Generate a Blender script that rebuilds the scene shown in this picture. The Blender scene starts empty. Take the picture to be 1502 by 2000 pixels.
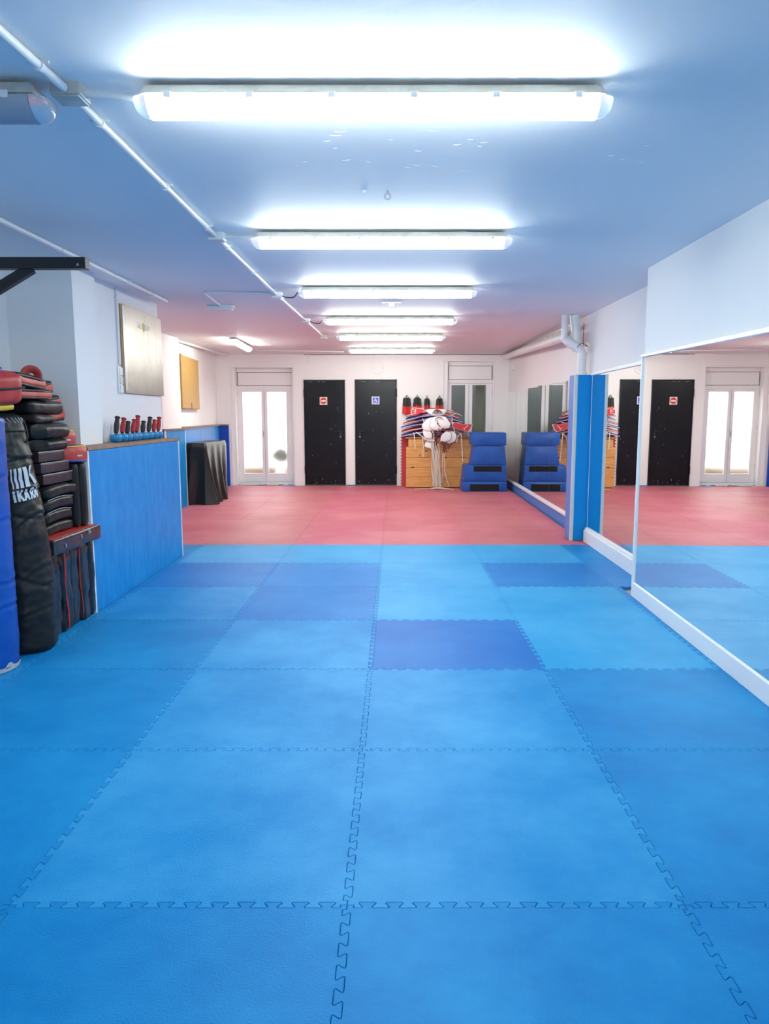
import bpy, bmesh, math, random
from mathutils import Vector, Matrix, noise
R = math.radians
scene = bpy.context.scene
COL = scene.collection
rnd = random.Random(7)

# ------------------------------------------------------------------ camera
FPX, CX, HZ, CH = 1404.0, 771.0, 812.0, 1.437
TH = math.atan((1000 - HZ) / FPX)
cam_d = bpy.data.cameras.new('camera')
cam = bpy.data.objects.new('camera', cam_d)
COL.objects.link(cam)
cam_d.sensor_fit = 'VERTICAL'
cam_d.sensor_height = 36.0
cam_d.sensor_width = 27.036
cam_d.lens = FPX / 2000 * 36
cam_d.shift_x = (751 - CX) / 2000
cam_d.clip_end = 100
cam.location = (0, 0, CH)
cam.rotation_euler = (math.pi / 2 - TH, 0, 0)
scene.camera = cam

# ------------------------------------------------------------------ light and exposure
scene.view_settings.view_transform = 'Standard'
scene.view_settings.look = 'None'
scene.view_settings.exposure = 0.1
scene.view_settings.gamma = 1.0
scene.view_settings.use_curve_mapping = False
TUBE = 51.0            # radiance of the fluorescent tubes' lit covers
TUBE_COL = (0.93, 1.0, 0.95)
SKY = 10.0
w = bpy.data.worlds.new('sky')
scene.world = w
w.use_nodes = True
w.node_tree.nodes['Background'].inputs[0].default_value = (0.93, 0.96, 1.0, 1)
w.node_tree.nodes['Background'].inputs[1].default_value = SKY
scene.cycles.max_bounces = 14
scene.cycles.diffuse_bounces = 8
scene.cycles.glossy_bounces = 6
scene.cycles.transmission_bounces = 8
scene.cycles.use_denoising = True
scene.cycles.sample_clamp_indirect = 12.0
scene.cycles.caustics_refractive = True

# ------------------------------------------------------------------ pixel helpers
def ray(px, py):
    X = (px - CX) / FPX
    Y = (py - 1000) / FPX
    return Vector((X, math.cos(TH) - Y * math.sin(TH), -math.sin(TH) - Y * math.cos(TH)))
def at(px, py, X=None, Y=None, Z=None):
    d = ray(px, py)
    if X is not None: t = X / d.x
    elif Y is not None: t = Y / d.y
    else: t = (Z - CH) / d.z
    return Vector((0, 0, CH)) + d * t
CE0, CES = 2.674 - 0.0135 * 14.9, 0.0135
def ceil_z(y): return CE0 + CES * y
def atc(px, py, drop=0.0):
    d = ray(px, py)
    t = (CE0 - drop - CH) / (d.z - CES * d.y)
    return Vector((0, 0, CH)) + d * t

# ------------------------------------------------------------------ materials
MATS = {}
def mat(name, col, rough=0.5, metal=0.0, bump=0.0, bscale=50.0, var=0.0, vscale=4.0, var_col=None, coat=0.0, spec=0.5,
        trans=0.0, emit=0.0, stretch=None, sheen=0.0):
    if name in MATS: return MATS[name]
    m = bpy.data.materials.new(name)
    m.use_nodes = True
    nt = m.node_tree
    b = nt.nodes['Principled BSDF']
    b.inputs['Base Color'].default_value = (*col, 1)
    b.inputs['Roughness'].default_value = rough
    b.inputs['Metallic'].default_value = metal
    b.inputs['Specular IOR Level'].default_value = spec
    b.inputs['Coat Weight'].default_value = coat
    b.inputs['Transmission Weight'].default_value = trans
    b.inputs['Sheen Weight'].default_value = sheen
    if emit:
        b.inputs['Emission Color'].default_value = (*col, 1)
        b.inputs['Emission Strength'].default_value = emit
    tc = nt.nodes.new('ShaderNodeTexCoord')
    src = tc.outputs['Object']
    if stretch:
        mp = nt.nodes.new('ShaderNodeMapping')
        mp.inputs['Scale'].default_value = stretch
        nt.links.new(src, mp.inputs[0]); src = mp.outputs[0]
    if bump:
        n = nt.nodes.new('ShaderNodeTexNoise'); n.inputs['Scale'].default_value = bscale; n.inputs['Detail'].default_value = 4
        nt.links.new(src, n.inputs['Vector'])
        bp = nt.nodes.new('ShaderNodeBump'); bp.inputs['Strength'].default_value = bump; bp.inputs['Distance'].default_value = 0.004
        nt.links.new(n.outputs[0], bp.inputs['Height']); nt.links.new(bp.outputs[0], b.inputs['Normal'])
    if var:
        n = nt.nodes.new('ShaderNodeTexNoise'); n.inputs['Scale'].default_value = vscale; n.inputs['Detail'].default_value = 6
        n.inputs['Roughness'].default_value = 0.62
        nt.links.new(src, n.inputs['Vector'])
        cr = nt.nodes.new('ShaderNodeValToRGB')
        cr.color_ramp.elements[0].position = 0.36; cr.color_ramp.elements[1].position = 0.68
        c2 = var_col if var_col else tuple(min(1, c * (1 + var)) for c in col)
        cr.color_ramp.elements[0].color = (*col, 1); cr.color_ramp.elements[1].color = (*c2, 1)
        nt.links.new(n.outputs[0], cr.inputs[0]); nt.links.new(cr.outputs[0], b.inputs['Base Color'])
    MATS[name] = m
    return m

M_wall = mat('white_plaster', (0.80, 0.80, 0.80), 0.65, bump=0.25, bscale=35)
M_wall2 = mat('white_plaster_far', (0.88, 0.88, 0.86), 0.6, bump=0.2, bscale=30)
M_ceil = mat('ceiling_paint', (0.83, 0.84, 0.85), 0.58, bump=0.35, bscale=18, spec=.3)
M_paint = mat('white_gloss_paint', (0.86, 0.86, 0.85), 0.35)
M_plast = mat('white_plastic', (0.75, 0.76, 0.76), 0.35)
M_dirty = mat('aged_white_plastic', (0.62, 0.62, 0.58), 0.4, var=0.3, vscale=9, var_col=(0.45, 0.43, 0.38))
M_grey = mat('grey_plastic', (0.42, 0.42, 0.40), 0.45)
M_lamp = mat('tube_light', TUBE_COL, 0.5, emit=TUBE)
M_clear = mat('clear_plastic', (0.95, 0.97, 1.0), 0.05, trans=0.95, spec=0.6)
M_black = mat('black_paint', (0.006, 0.006, 0.009), 0.30, bump=0.15, bscale=8, var=1.0, vscale=5, var_col=(0.010, 0.011, 0.015), spec=.22)
M_blkmetal = mat('black_metal', (0.01, 0.01, 0.012), 0.4)
M_steel = mat('steel', (0.5, 0.5, 0.5), 0.3, metal=1.0)
M_mirror = mat('mirror_glass', (0.90, 0.93, 0.92), 0.0, metal=1.0)
M_conc = mat('concrete', (0.3, 0.29, 0.27), 0.8)
M_tan = mat('tan_floor', (0.15, 0.085, 0.042), 0.6)
M_brown = mat('brown_edge_wood', (0.22, 0.13, 0.09), 0.6, var=0.6, vscale=12)
M_line = mat('dark_joint', (0.08, 0.08, 0.08), 0.7)

def mat_foam(name, col, light):
    m = mat(name, col, 0.46, bump=0.5, bscale=160, var=1, vscale=0.9, var_col=light, spec=0.14)
    nt = m.node_tree
    for n in nt.nodes:
        if n.type == 'VALTORGB': n.color_ramp.elements[0].position = 0.40; n.color_ramp.elements[1].position = 0.62
    g = nt.nodes.new('ShaderNodeNewGeometry')
    for n in nt.nodes:
        if n.type == 'TEX_NOISE':
            for l in list(n.inputs['Vector'].links): nt.links.remove(l)
            nt.links.new(g.outputs['Position'], n.inputs['Vector'])
            if n.inputs['Scale'].default_value < 10: n.inputs['Detail'].default_value = 9; n.inputs['Roughness'].default_value = 0.68
    return m
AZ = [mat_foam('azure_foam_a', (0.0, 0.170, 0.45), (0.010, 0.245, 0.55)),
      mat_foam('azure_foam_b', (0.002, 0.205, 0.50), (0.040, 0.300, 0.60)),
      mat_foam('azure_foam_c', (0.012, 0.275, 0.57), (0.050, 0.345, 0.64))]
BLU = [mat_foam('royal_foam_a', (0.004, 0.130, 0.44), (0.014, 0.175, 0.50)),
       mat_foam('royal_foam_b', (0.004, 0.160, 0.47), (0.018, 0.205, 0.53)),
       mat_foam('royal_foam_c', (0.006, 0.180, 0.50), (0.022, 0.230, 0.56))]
RED = [mat_foam('red_foam_a', (0.48, 0.115, 0.150), (0.56, 0.175, 0.210)),
       mat_foam('red_foam_b', (0.51, 0.120, 0.170), (0.58, 0.185, 0.225)),
       mat_foam('red_foam_c', (0.46, 0.130, 0.150), (0.54, 0.185, 0.200))]
M_panel = mat('blue_wall_foam', (0.002, 0.21, 0.56), 0.45, bump=0.8, bscale=60, var=1, vscale=14, var_col=(0.012, 0.28, 0.64), stretch=(1, 1, 0.35), spec=.25)
M_pillar = mat('blue_pillar_foam', (0.0, 0.24, 0.62), 0.5, spec=.2)
M_lav = mat('lavender_foam', (0.10, 0.22, 0.58), 0.45)

# ------------------------------------------------------------------ object helpers
def tag(o, label=None, cat=None, group=None, kind=None):
    if label: o['label'] = label
    if cat: o['category'] = cat
    if group: o['group'] = group
    if kind: o['kind'] = kind
    return o
def thing(name, label, cat, loc, group=None):
    o = bpy.data.objects.new(name, None)
    o.empty_display_size = 0.1
    COL.objects.link(o); o.location = loc
    return tag(o, label, cat, group)
def root_loc(o):
    v = Vector((0, 0, 0))
    while o is not None:
        v += o.location; o = o.parent
    return v
def obj(name, bm, m, parent=None, smooth=False, label=None):
    if isinstance(m, (list, tuple)): ms = list(m)
    else: ms = [m]
    bmesh.ops.recalc_face_normals(bm, faces=bm.faces)
    if parent is not None:
        off = root_loc(parent)
    else:
        vs = [v.co for v in bm.verts]
        off = Vector(((min(v.x for v in vs) + max(v.x for v in vs)) / 2, (min(v.y for v in vs) + max(v.y for v in vs)) / 2, min(v.z for v in vs)))
    bmesh.ops.translate(bm, verts=bm.verts, vec=-off)
    if smooth:
        for f in bm.faces: f.smooth = True
    me = bpy.data.meshes.new(name)
    bm.to_mesh(me); bm.free()
    for x in ms: me.materials.append(x)
    if smooth is True or smooth == 'auto':
        try: me.set_sharp_from_angle(angle=R(40))
        except Exception: pass
    o = bpy.data.objects.new(name, me)
    COL.objects.link(o)
    if parent is not None: o.parent = parent
    else: o.location = off
    if label: o['label'] = label
    return o
def struct(name, bm, m, parent=None, smooth=False):
    o = obj(name, bm, m, parent, smooth)
    if parent is None: o['kind'] = 'structure'
    return o
def copy_tree(o, parent=None):
    c = o.copy(); COL.objects.link(c)
    if parent is not None: c.parent = parent
    for ch in list(o.children): copy_tree(ch, c)
    return c
def NB(): return bmesh.new()
def merge(bm, src):
    me = bpy.data.meshes.new('tmp'); src.to_mesh(me); bm.from_mesh(me); bpy.data.meshes.remove(me); src.free()
def box(bm, x0, x1, y0, y1, z0, z1, bev=0.0, seg=2, mi=0):
    t = bmesh.new()
    bmesh.ops.create_cube(t, size=1)
    for v in t.verts:
        v.co = Vector(((x0 + x1) / 2 + v.co.x * (x1 - x0), (y0 + y1) / 2 + v.co.y * (y1 - y0), (z0 + z1) / 2 + v.co.z * (z1 - z0)))
    if bev: bmesh.ops.bevel(t, geom=t.edges[:], offset=bev, segments=seg, affect='EDGES', profile=0.5)
    for f in t.faces: f.material_index = mi
    merge(bm, t)
    return bm
def hexa(bm, pts, mi=0, bev=0.0):
    """eight corners: bottom four anticlockwise then top four"""
    t = bmesh.new()
    vs = [t.verts.new(p) for p in pts]
    for q in ((3, 2, 1, 0), (4, 5, 6, 7), (0, 1, 5, 4), (1, 2, 6, 5), (2, 3, 7, 6), (3, 0, 4, 7)):
        f = t.faces.new([vs[i] for i in q]); f.material_index = mi
    if bev: bmesh.ops.bevel(t, geom=t.edges[:], offset=bev, segments=2, affect='EDGES', profile=0.5)
    merge(bm, t)
    return bm
def tube(bm, pts, r, n=10, cap=True, radii=None, flat=1.0, up=None):
    pts = [Vector(p) for p in pts]
    t = bmesh.new(); rings = []
    prev = None
    for i, p in enumerate(pts):
        if i == 0: d = pts[1] - p
        elif i == len(pts) - 1: d = p - pts[i - 1]
        else: d = (pts[i + 1] - p).normalized() + (p - pts[i - 1]).normalized()
        if d.length < 1e-9: d = Vector((0, 0, 1))
        d.normalize()
        if prev is None:
            a = Vector(up) if up else (Vector((0, 0, 1)) if abs(d.z) < 0.9 else Vector((1, 0, 0)))
        else: a = prev
        s = d.cross(a)
        if s.length < 1e-6: s = d.cross(Vector((0.3, 1, 0.2)))
        s.normalize(); u = s.cross(d).normalized(); prev = u
        rr = radii[i] if radii else r
        rings.append([t.verts.new(p + s * math.cos(2 * math.pi * k / n) * rr + u * math.sin(2 * math.pi * k / n) * rr * flat) for k in range(n)])
    for a, b in zip(rings, rings[1:]):
        for k in range(n):
            t.faces.new((a[k], a[(k + 1) % n], b[(k + 1) % n], b[k]))
    if cap:
        t.faces.new(rings[0][::-1]); t.faces.new(rings[-1])
    merge(bm, t)
    return bm
def loop_tube(bm, pts, r, n=6):
    """closed ring along pts"""
    pts = [Vector(p) for p in pts]; N = len(pts)
    t = bmesh.new(); rings = []
    c = sum(pts, Vector()) / N
    for i, p in enumerate(pts):
        d = (pts[(i + 1) % N] - pts[i - 1]).normalized()
        s = (p - c); s = (s - d * s.dot(d))
        s.normalize(); u = s.cross(d)
        rings.append([t.verts.new(p + s * math.cos(2 * math.pi * k / n) * r + u * math.sin(2 * math.pi * k / n) * r) for k in range(n)])
    for i in range(N):
        a, b = rings[i], rings[(i + 1) % N]
        for k in range(n): t.faces.new((a[k], a[(k + 1) % n], b[(k + 1) % n], b[k]))
    merge(bm, t)
    return bm
def lathe(bm, prof, c, n=24, axis='z', mi=0):
    t = bmesh.new(); rings = []
    c = Vector(c)
    for r, h in prof:
        if r < 1e-6:
            rings.append([t.verts.new((0, 0, h))])
        else: rings.append([t.verts.new((r * math.cos(2 * math.pi * k / n), r * math.sin(2 * math.pi * k / n), h)) for k in range(n)])
    for a, b in zip(rings, rings[1:]):
        for k in range(n):
            k2 = (k + 1) % n
            if len(a) == 1 and len(b) == 1: continue
            if len(a) == 1: t.faces.new((a[0], b[k2], b[k]))
            elif len(b) == 1: t.faces.new((a[k], a[k2], b[0]))
            else: t.faces.new((a[k], a[k2], b[k2], b[k]))
    if axis == 'y': bmesh.ops.rotate(t, verts=t.verts, cent=(0, 0, 0), matrix=Matrix.Rotation(R(90), 3, 'X'))
    if axis == 'x': bmesh.ops.rotate(t, verts=t.verts, cent=(0, 0, 0), matrix=Matrix.Rotation(R(90), 3, 'Y'))
    bmesh.ops.translate(t, verts=t.verts, vec=c)
    for f in t.faces: f.material_index = mi
    merge(bm, t)
    return bm
def prism(bm, poly, f, h, mi=0):
    """poly in 2D; f(u,v,t) -> world, t in 0..h"""
    t = bmesh.new()
    a = [t.verts.new(f(u, v, 0)) for u, v in poly]
    b = [t.verts.new(f(u, v, h)) for u, v in poly]
    n = len(poly)
    t.faces.new(a[::-1]); t.faces.new(b)
    for i in range(n): t.faces.new((a[i], a[(i + 1) % n], b[(i + 1) % n], b[i]))
    for x in t.faces: x.material_index = mi
    merge(bm, t)
    return bm
def soft(c, s, r=0.02, n=10, puff=0.0, amp=0.0, nsc=6.0, bend=None, seed=0, taper=None, round_xy=None):
    """padded box: rounded edges, puffed faces, leather wrinkles. c centre, s full size"""
    bm = bmesh.new()
    bmesh.ops.create_cube(bm, size=2)
    bmesh.ops.subdivide_edges(bm, edges=bm.edges[:], cuts=n, use_grid_fill=True)
    h = Vector(s) / 2
    rr = min(r, min(h) * 0.98)
    for v in bm.verts:
        p = v.co.copy()
        q = Vector((p.x, p.y, p.z))
        if round_xy:
            x, y = q.x, q.y
            k = round_xy
            q.x = x * math.sqrt(max(0, 1 - y * y / 2)) * k + x * (1 - k)
            q.y = y * math.sqrt(max(0, 1 - x * x / 2)) * k + y * (1 - k)
        w_ = Vector((q.x * h.x, q.y * h.y, q.z * h.z))
        inner = Vector([max(-(h[i] - rr), min(h[i] - rr, w_[i])) for i in range(3)])
        d = w_ - inner
        if d.length > 1e-9: w_ = inner + d.normalized() * min(rr, max(d.length, rr) if max(abs(p.x), abs(p.y), abs(p.z)) > 0.999 else d.length)
        if puff:
            big = (1 - p.x ** 2) * (1 - p.y ** 2)
            if abs(p.z) > 0.999: w_.z += math.copysign(puff * big, p.z)
            if abs(p.x) > 0.999: w_.x += math.copysign(puff * 0.6 * (1 - p.y ** 2) * (1 - p.z ** 2), p.x)
            if abs(p.y) > 0.999: w_.y += math.copysign(puff * 0.6 * (1 - p.x ** 2) * (1 - p.z ** 2), p.y)
        if taper: w_ = taper(w_, h)
        if bend: w_.z += bend(w_.x / h.x, w_.y / h.y)
        v.co = w_
    bm.normal_update()
    if amp:
        for v in bm.verts:
            v.co += v.normal * amp * noise.fractal((v.co + Vector((seed * 3.7, seed * 1.3, seed))) * nsc, 0.8, 2.0, 3)
    bmesh.ops.translate(bm, verts=bm.verts, vec=Vector(c))
    return bm
def rot_about(o, rx=0, ry=0, rz=0):
    o.rotation_euler = (R(rx), R(ry), R(rz))

# ------------------------------------------------------------------ the room
# right-hand wall runs slightly away to the right with depth
def rx(y, base=2.205): return base + 0.0140 * (y - 6.5)
RN = 1.93   # near protruding wall at y = 5.67
def rn(y): return RN + 0.0192 * (y - 5.67)
YB = 14.9
YF = -2.4
ZB = -0.03
bm = NB()
box(bm, -4.2, 3.2, YF - 0.2, 15.4, -0.2, -0.026)
box(bm, -2.86, 1.75, YF, 0.93, -0.026, 0.0, mi=1)
struct('floor', bm, [M_conc, AZ[0]])
bm = NB()
hexa(bm, [(-4.2, YF - 0.2, ceil_z(YF - 0.2)), (3.2, YF - 0.2, ceil_z(YF - 0.2)), (3.2, 15.4, ceil_z(15.4)), (-4.2, 15.4, ceil_z(15.4)),
          (-4.2, YF - 0.2, 3.0), (3.2, YF - 0.2, 3.0), (3.2, 15.4, 3.0), (-4.2, 15.4, 3.0)])
ceil_o = struct('ceiling', bm, M_ceil)
bm = NB(); fr_ = random.Random(3)
for k in range(34):
    px_, py_ = fr_.uniform(560, 960), fr_.uniform(232, 335)
    if k > 28: px_, py_ = fr_.uniform(1150, 1330), fr_.uniform(280, 330)
    p = atc(px_, py_); L_ = fr_.uniform(.015, .07); a_ = fr_.uniform(-.5, .5)
    pts = [p + Vector((L_ * (t - .5) * math.cos(a_), L_ * (t - .5) * math.sin(a_) + .01 * math.sin(t * 3), .001)) for t in (0, .25, .5, .75, 1)]
    tube(bm, pts, .0016, n=5, radii=[.0005, .0018, .0024, .0016, .0004])
obj('peeling_paint', bm, M_ceil, ceil_o)
HT = 2.75
# right walls
bm = NB()
hexa(bm, [(rn(YF), YF, ZB), (2.9, YF, ZB), (2.9, 5.67, ZB), (rn(5.67), 5.67, ZB), (rn(YF), YF, HT), (2.9, YF, HT), (2.9, 5.67, HT), (rn(5.67), 5.67, HT)])
struct('wall_right', bm, M_wall)
bm = NB()
hexa(bm, [(rx(5.67), 5.67, ZB), (3.0, 5.67, ZB), (3.0, 15.2, ZB), (rx(15.2), 15.2, ZB), (rx(5.67), 5.67, HT), (3.0, 5.67, HT), (3.0, 15.2, HT), (rx(15.2), 15.2, HT)])
struct('wall_right_far', bm, M_wall)
# wall behind the camera
struct('wall_front', box(NB(), -4.2, 3.0, YF - 0.2, YF, ZB, HT), M_wall)
# left walls
struct('wall_left', box(NB(), -3.9, -2.86, YF, 5.45, ZB, HT), M_wall)
bm = NB()
box(bm, -3.9, -2.37, 5.45, 5.86, ZB, HT)
box(bm, -3.9, -2.45, 5.86, 7.62, ZB, HT)
struct('wall_left_niche', bm, M_wall)
bm = NB()
box(bm, -4.1, -3.44, 7.62, 11.45, ZB, HT)
box(bm, -3.6, -3.36, 10.5, 11.42, ZB, HT)
hexa(bm, [(-4.1, 11.42, ZB), (-3.42, 11.42, ZB), (-3.66, 15.2, ZB), (-4.1, 15.2, ZB), (-4.1, 11.42, HT), (-3.42, 11.42, HT), (-3.66, 15.2, HT), (-4.1, 15.2, HT)])
struct('wall_left_far', bm, M_wall2)
# back wall with four openings
DA = (-1.86, -1.015, 2.163); DB = (-0.817, 0.042, 2.17)
WA = (-3.36, -2.075, 2.41); WC = (1.00, 2.045, 2.53)
bm = NB()
y0, y1 = YB, YB + 0.3
for a, b in ((-4.1, WA[0]), (WA[1], DA[0]), (DA[1], DB[0]), (DB[1], WC[0]), (WC[1], 3.0)): box(bm, a, b, y0, y1, ZB, HT)
for a, b, z in (WA, DA, DB, WC): box(bm, a, b, y0, y1, z, HT)
box(bm, DA[0], DB[1], y0 + 0.08, y1, ZB, 2.2)
struct('wall_back', bm, M_wall2)
# dark crack along the top of the back wall, and the panel joint beside door
bm = NB(); box(bm, -1.84, 2.2, YB - 0.006, YB - 0.001, 2.662, 2.672)
struct('trim_1', bm, M_line)
bm = NB(); box(bm, -1.755, -1.74, YB - 0.012, YB, 2.50, 2.67, 0.003)
struct('trim_2', bm, M_wall2)

# the places behind the two glazed doors
bm = NB()
box(bm, -5.2, -1.4, 15.25, 19.2, -0.05, -0.01, mi=1)
box(bm, -5.2, -5.1, 15.25, 19.2, -0.01, 2.2)
box(bm, -1.5, -1.4, 15.25, 19.2, -0.01, 2.9)
box(bm, -5.1, -1.5, 17.0, 17.1, -0.01, 2.2)
box(bm, -5.1, -1.5, 16.94, 17.0, -0.01, 0.24, mi=1)
struct('wall_courtyard', bm, [M_wall2, M_tan])
bm = NB()
box(bm, 0.4, 2.9, 17.0, 17.1, -0.05, 2.9)
box(bm, 0.4, 0.5, 15.2, 17.0, -0.05, 2.9)
box(bm, 2.85, 2.95, 15.2, 17.0, -0.05, 2.9)
box(bm, 0.4, 2.95, 15.2, 16.78, 2.8, 2.9)  # ceiling stops short: unseen slit added so sky light brightens the room
box(bm, 0.4, 2.95, 15.2, 17.1, -0.1, -0.02)
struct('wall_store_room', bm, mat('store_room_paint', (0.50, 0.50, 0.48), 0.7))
bm = NB()
t = NB()
for k in range(9):
    tube(t, [(1.78 + 0.02 * k, 15.9, 0.3), (1.78 + 0.02 * k, 15.9, 2.25)], 0.012, n=6)
o = obj('curtain', t, mat('yellow_green_cloth', (0.55, 0.56, 0.34), 0.7), smooth=True)
tag(o, 'pale yellow-green curtain hanging behind the right-hand glazed door', 'curtain')
# dark plant behind the bright door
t0 = thing('potted_shrub', 'dark round shrub in a pale pot seen blurred through the bright frosted door', 'plant', (-2.62, 16.55, 0))
bm = NB()
for k in range(420):
    a = rnd.uniform(0, 6.28); e = rnd.uniform(-1.2, 1.5); rr = rnd.uniform(0.10, 0.2)
    p = Vector((-2.62 + 1.1 * rr * math.cos(a) * math.cos(e), 16.55 + rr * math.sin(a) * math.cos(e), 0.53 + rr * 0.8 * math.sin(e)))
    d = Vector((rnd.uniform(-1, 1), rnd.uniform(-1, 1), rnd.uniform(-.3, 1))).normalized() * 0.05
    s = d.cross(Vector((rnd.random(), rnd.random(), rnd.random()))).normalized() * 0.018
    vs = [bm.verts.new(q) for q in (p - d, p + s, p + d, p - s)]
    bm.faces.new(vs)
obj('foliage', bm, mat('dark_leaf', (0.03, 0.04, 0.02), 0.6), t0)
obj('pot', lathe(NB(), [(0, 0), (0.10, 0), (0.13, 0.38), (0.15, 0.40), (0.14, 0.42), (0.12, 0.38), (0, 0.37)], (-2.62, 16.55, 0)), M_plast, t0, smooth=True)

def mat_glass(name, col, rough, mix=0.85):
    m = bpy.data.materials.new(name); m.use_nodes = True
    nt = m.node_tree; b = nt.nodes['Principled BSDF']
    b.inputs['Base Color'].default_value = (*col, 1); b.inputs['Roughness'].default_value = rough
    b.inputs['Transmission Weight'].default_value = mix; b.inputs['IOR'].default_value = 1.15
    return m
M_frost = mat_glass('frosted_glass', (0.97, 0.97, 0.96), 0.36, 1.0)
M_tint = mat_glass('grey_glass', (0.88, 0.93, 0.98), 0.14, 0.97)

def glazed_door(name, x0, x1, ztop, yl, fan, gl, glass, zg0, zg1, yrec):
    """white double door: fixed panel above, two leaves with one tall pane each"""
    root = bpy.data.objects.new(name, None); COL.objects.link(root); root.location = ((x0 + x1) / 2, yl, 0); root['kind'] = 'structure'
    zf0, zf1 = fan
    bm = NB()
    fx0, fx1 = x0 + 0.085, x1 - 0.035
    box(bm, x0, fx0, yrec, yl + 0.06, 0, ztop, 0.004); box(bm, fx1, x1, yrec, yl + 0.06, 0, ztop, 0.004)
    box(bm, fx0, fx1, yl, yl + 0.06, zf1, ztop); box(bm, fx0, fx1, yl - 0.02, yl + 0.06, zf0 - 0.07, zf0)
    box(bm, fx0, fx1, yl - 0.01, yl + 0.06, -0.02, 0.05, 0.004)
    box(bm, fx0, fx1, yl + 0.032, yl + 0.06, zf0 - 0.075, zf1 + 0.03); box(bm, fx0, fx1, yl + 0.032, yl + 0.06, -0.02, 0.12)
    mm = (gl[1] + gl[2]) / 2
    box(bm, mm - 0.02, mm + 0.02, yl + 0.031, yl + 0.045, 0.05, zf0 - 0.07)
    obj('door_frame', bm, M_paint, root)
    bm = NB(); box(bm, fx0 + 0.02, fx1 - 0.02, yl - 0.012, yl + 0.03, zf0 + 0.01, zf1 - 0.01, 0.006)
    obj('top_panel', bm, M_paint, root)
    bm = NB()
    for q in ((fx0 + 0.012, fx1 - 0.012, zf0, zf0 + 0.008), (fx0 + 0.012, fx1 - 0.012, zf1 - 0.008, zf1), (fx0 + 0.012, fx0 + 0.02, zf0, zf1), (fx1 - 0.02, fx1 - 0.012, zf0, zf1)):
        box(bm, q[0], q[1], yl - 0.006, yl, q[2], q[3])
    obj('panel_joint', bm, mat('shadow_gap', (0.25, 0.22, 0.22), 0.8), root)
    mid = (gl[1] + gl[2]) / 2
    for i, (a, b, ga, gb) in enumerate(((fx0, mid - 0.004, gl[0], gl[1]), (mid + 0.004, fx1, gl[2], gl[3]))):
        bm = NB(); zt = zf0 - 0.075; zb = 0.055
        box(bm, a, ga, yl - 0.015, yl + 0.03, zb, zt, 0.004); box(bm, gb, b, yl - 0.015, yl + 0.03, zb, zt, 0.004)
        box(bm, ga, gb, yl - 0.015, yl + 0.03, zg1, zt, 0.004); box(bm, ga, gb, yl - 0.015, yl + 0.03, zb, zg0, 0.004)
        lf = obj('door_leaf', bm, M_paint, root)
        obj('glass_pane', box(NB(), ga, gb, yl, yl + 0.006, zg0, zg1), glass, lf)
        for zz in (0.35, 1.15, 1.85):
            obj('hinge', lathe(NB(), [(0, 0), (0.009, 0), (0.009, 0.09), (0, 0.09)], (a + 0.006 if i == 0 else b - 0.006, yl - 0.022, zz), n=10), M_plast, lf, smooth=True)
        if i == 0:
            obj('door_handle', box(box(NB(), b - 0.03, b - 0.012, yl - 0.03, yl - 0.013, 1.0, 1.12, 0.004), b - 0.03, b - 0.018, yl - 0.055, yl - 0.03, 1.04, 1.055, 0.003), M_steel, lf)
    return root
glazed_door('window_1', WA[0], WA[1], WA[2], 15.15, (2.05, 2.33), (-3.17, -2.78, -2.657, -2.26), M_frost, 0.235, 1.925, 14.96)
glazed_door('window_2', WC[0], WC[1], WC[2], 15.02, (2.17, 2.455), (1.17, 1.45, 1.60, 1.88), M_tint, 0.235, 2.06, 14.92)
# raised plaster surrounds
for i, (x0, x1, z) in enumerate((WA, WC)):
    bm = NB(); box(bm, x0 - 0.01, x1 + 0.01, YB - 0.012, YB, z, z + 0.03, 0.004)
    struct('trim_%d' % (3 + i), bm, M_wall2)

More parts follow.
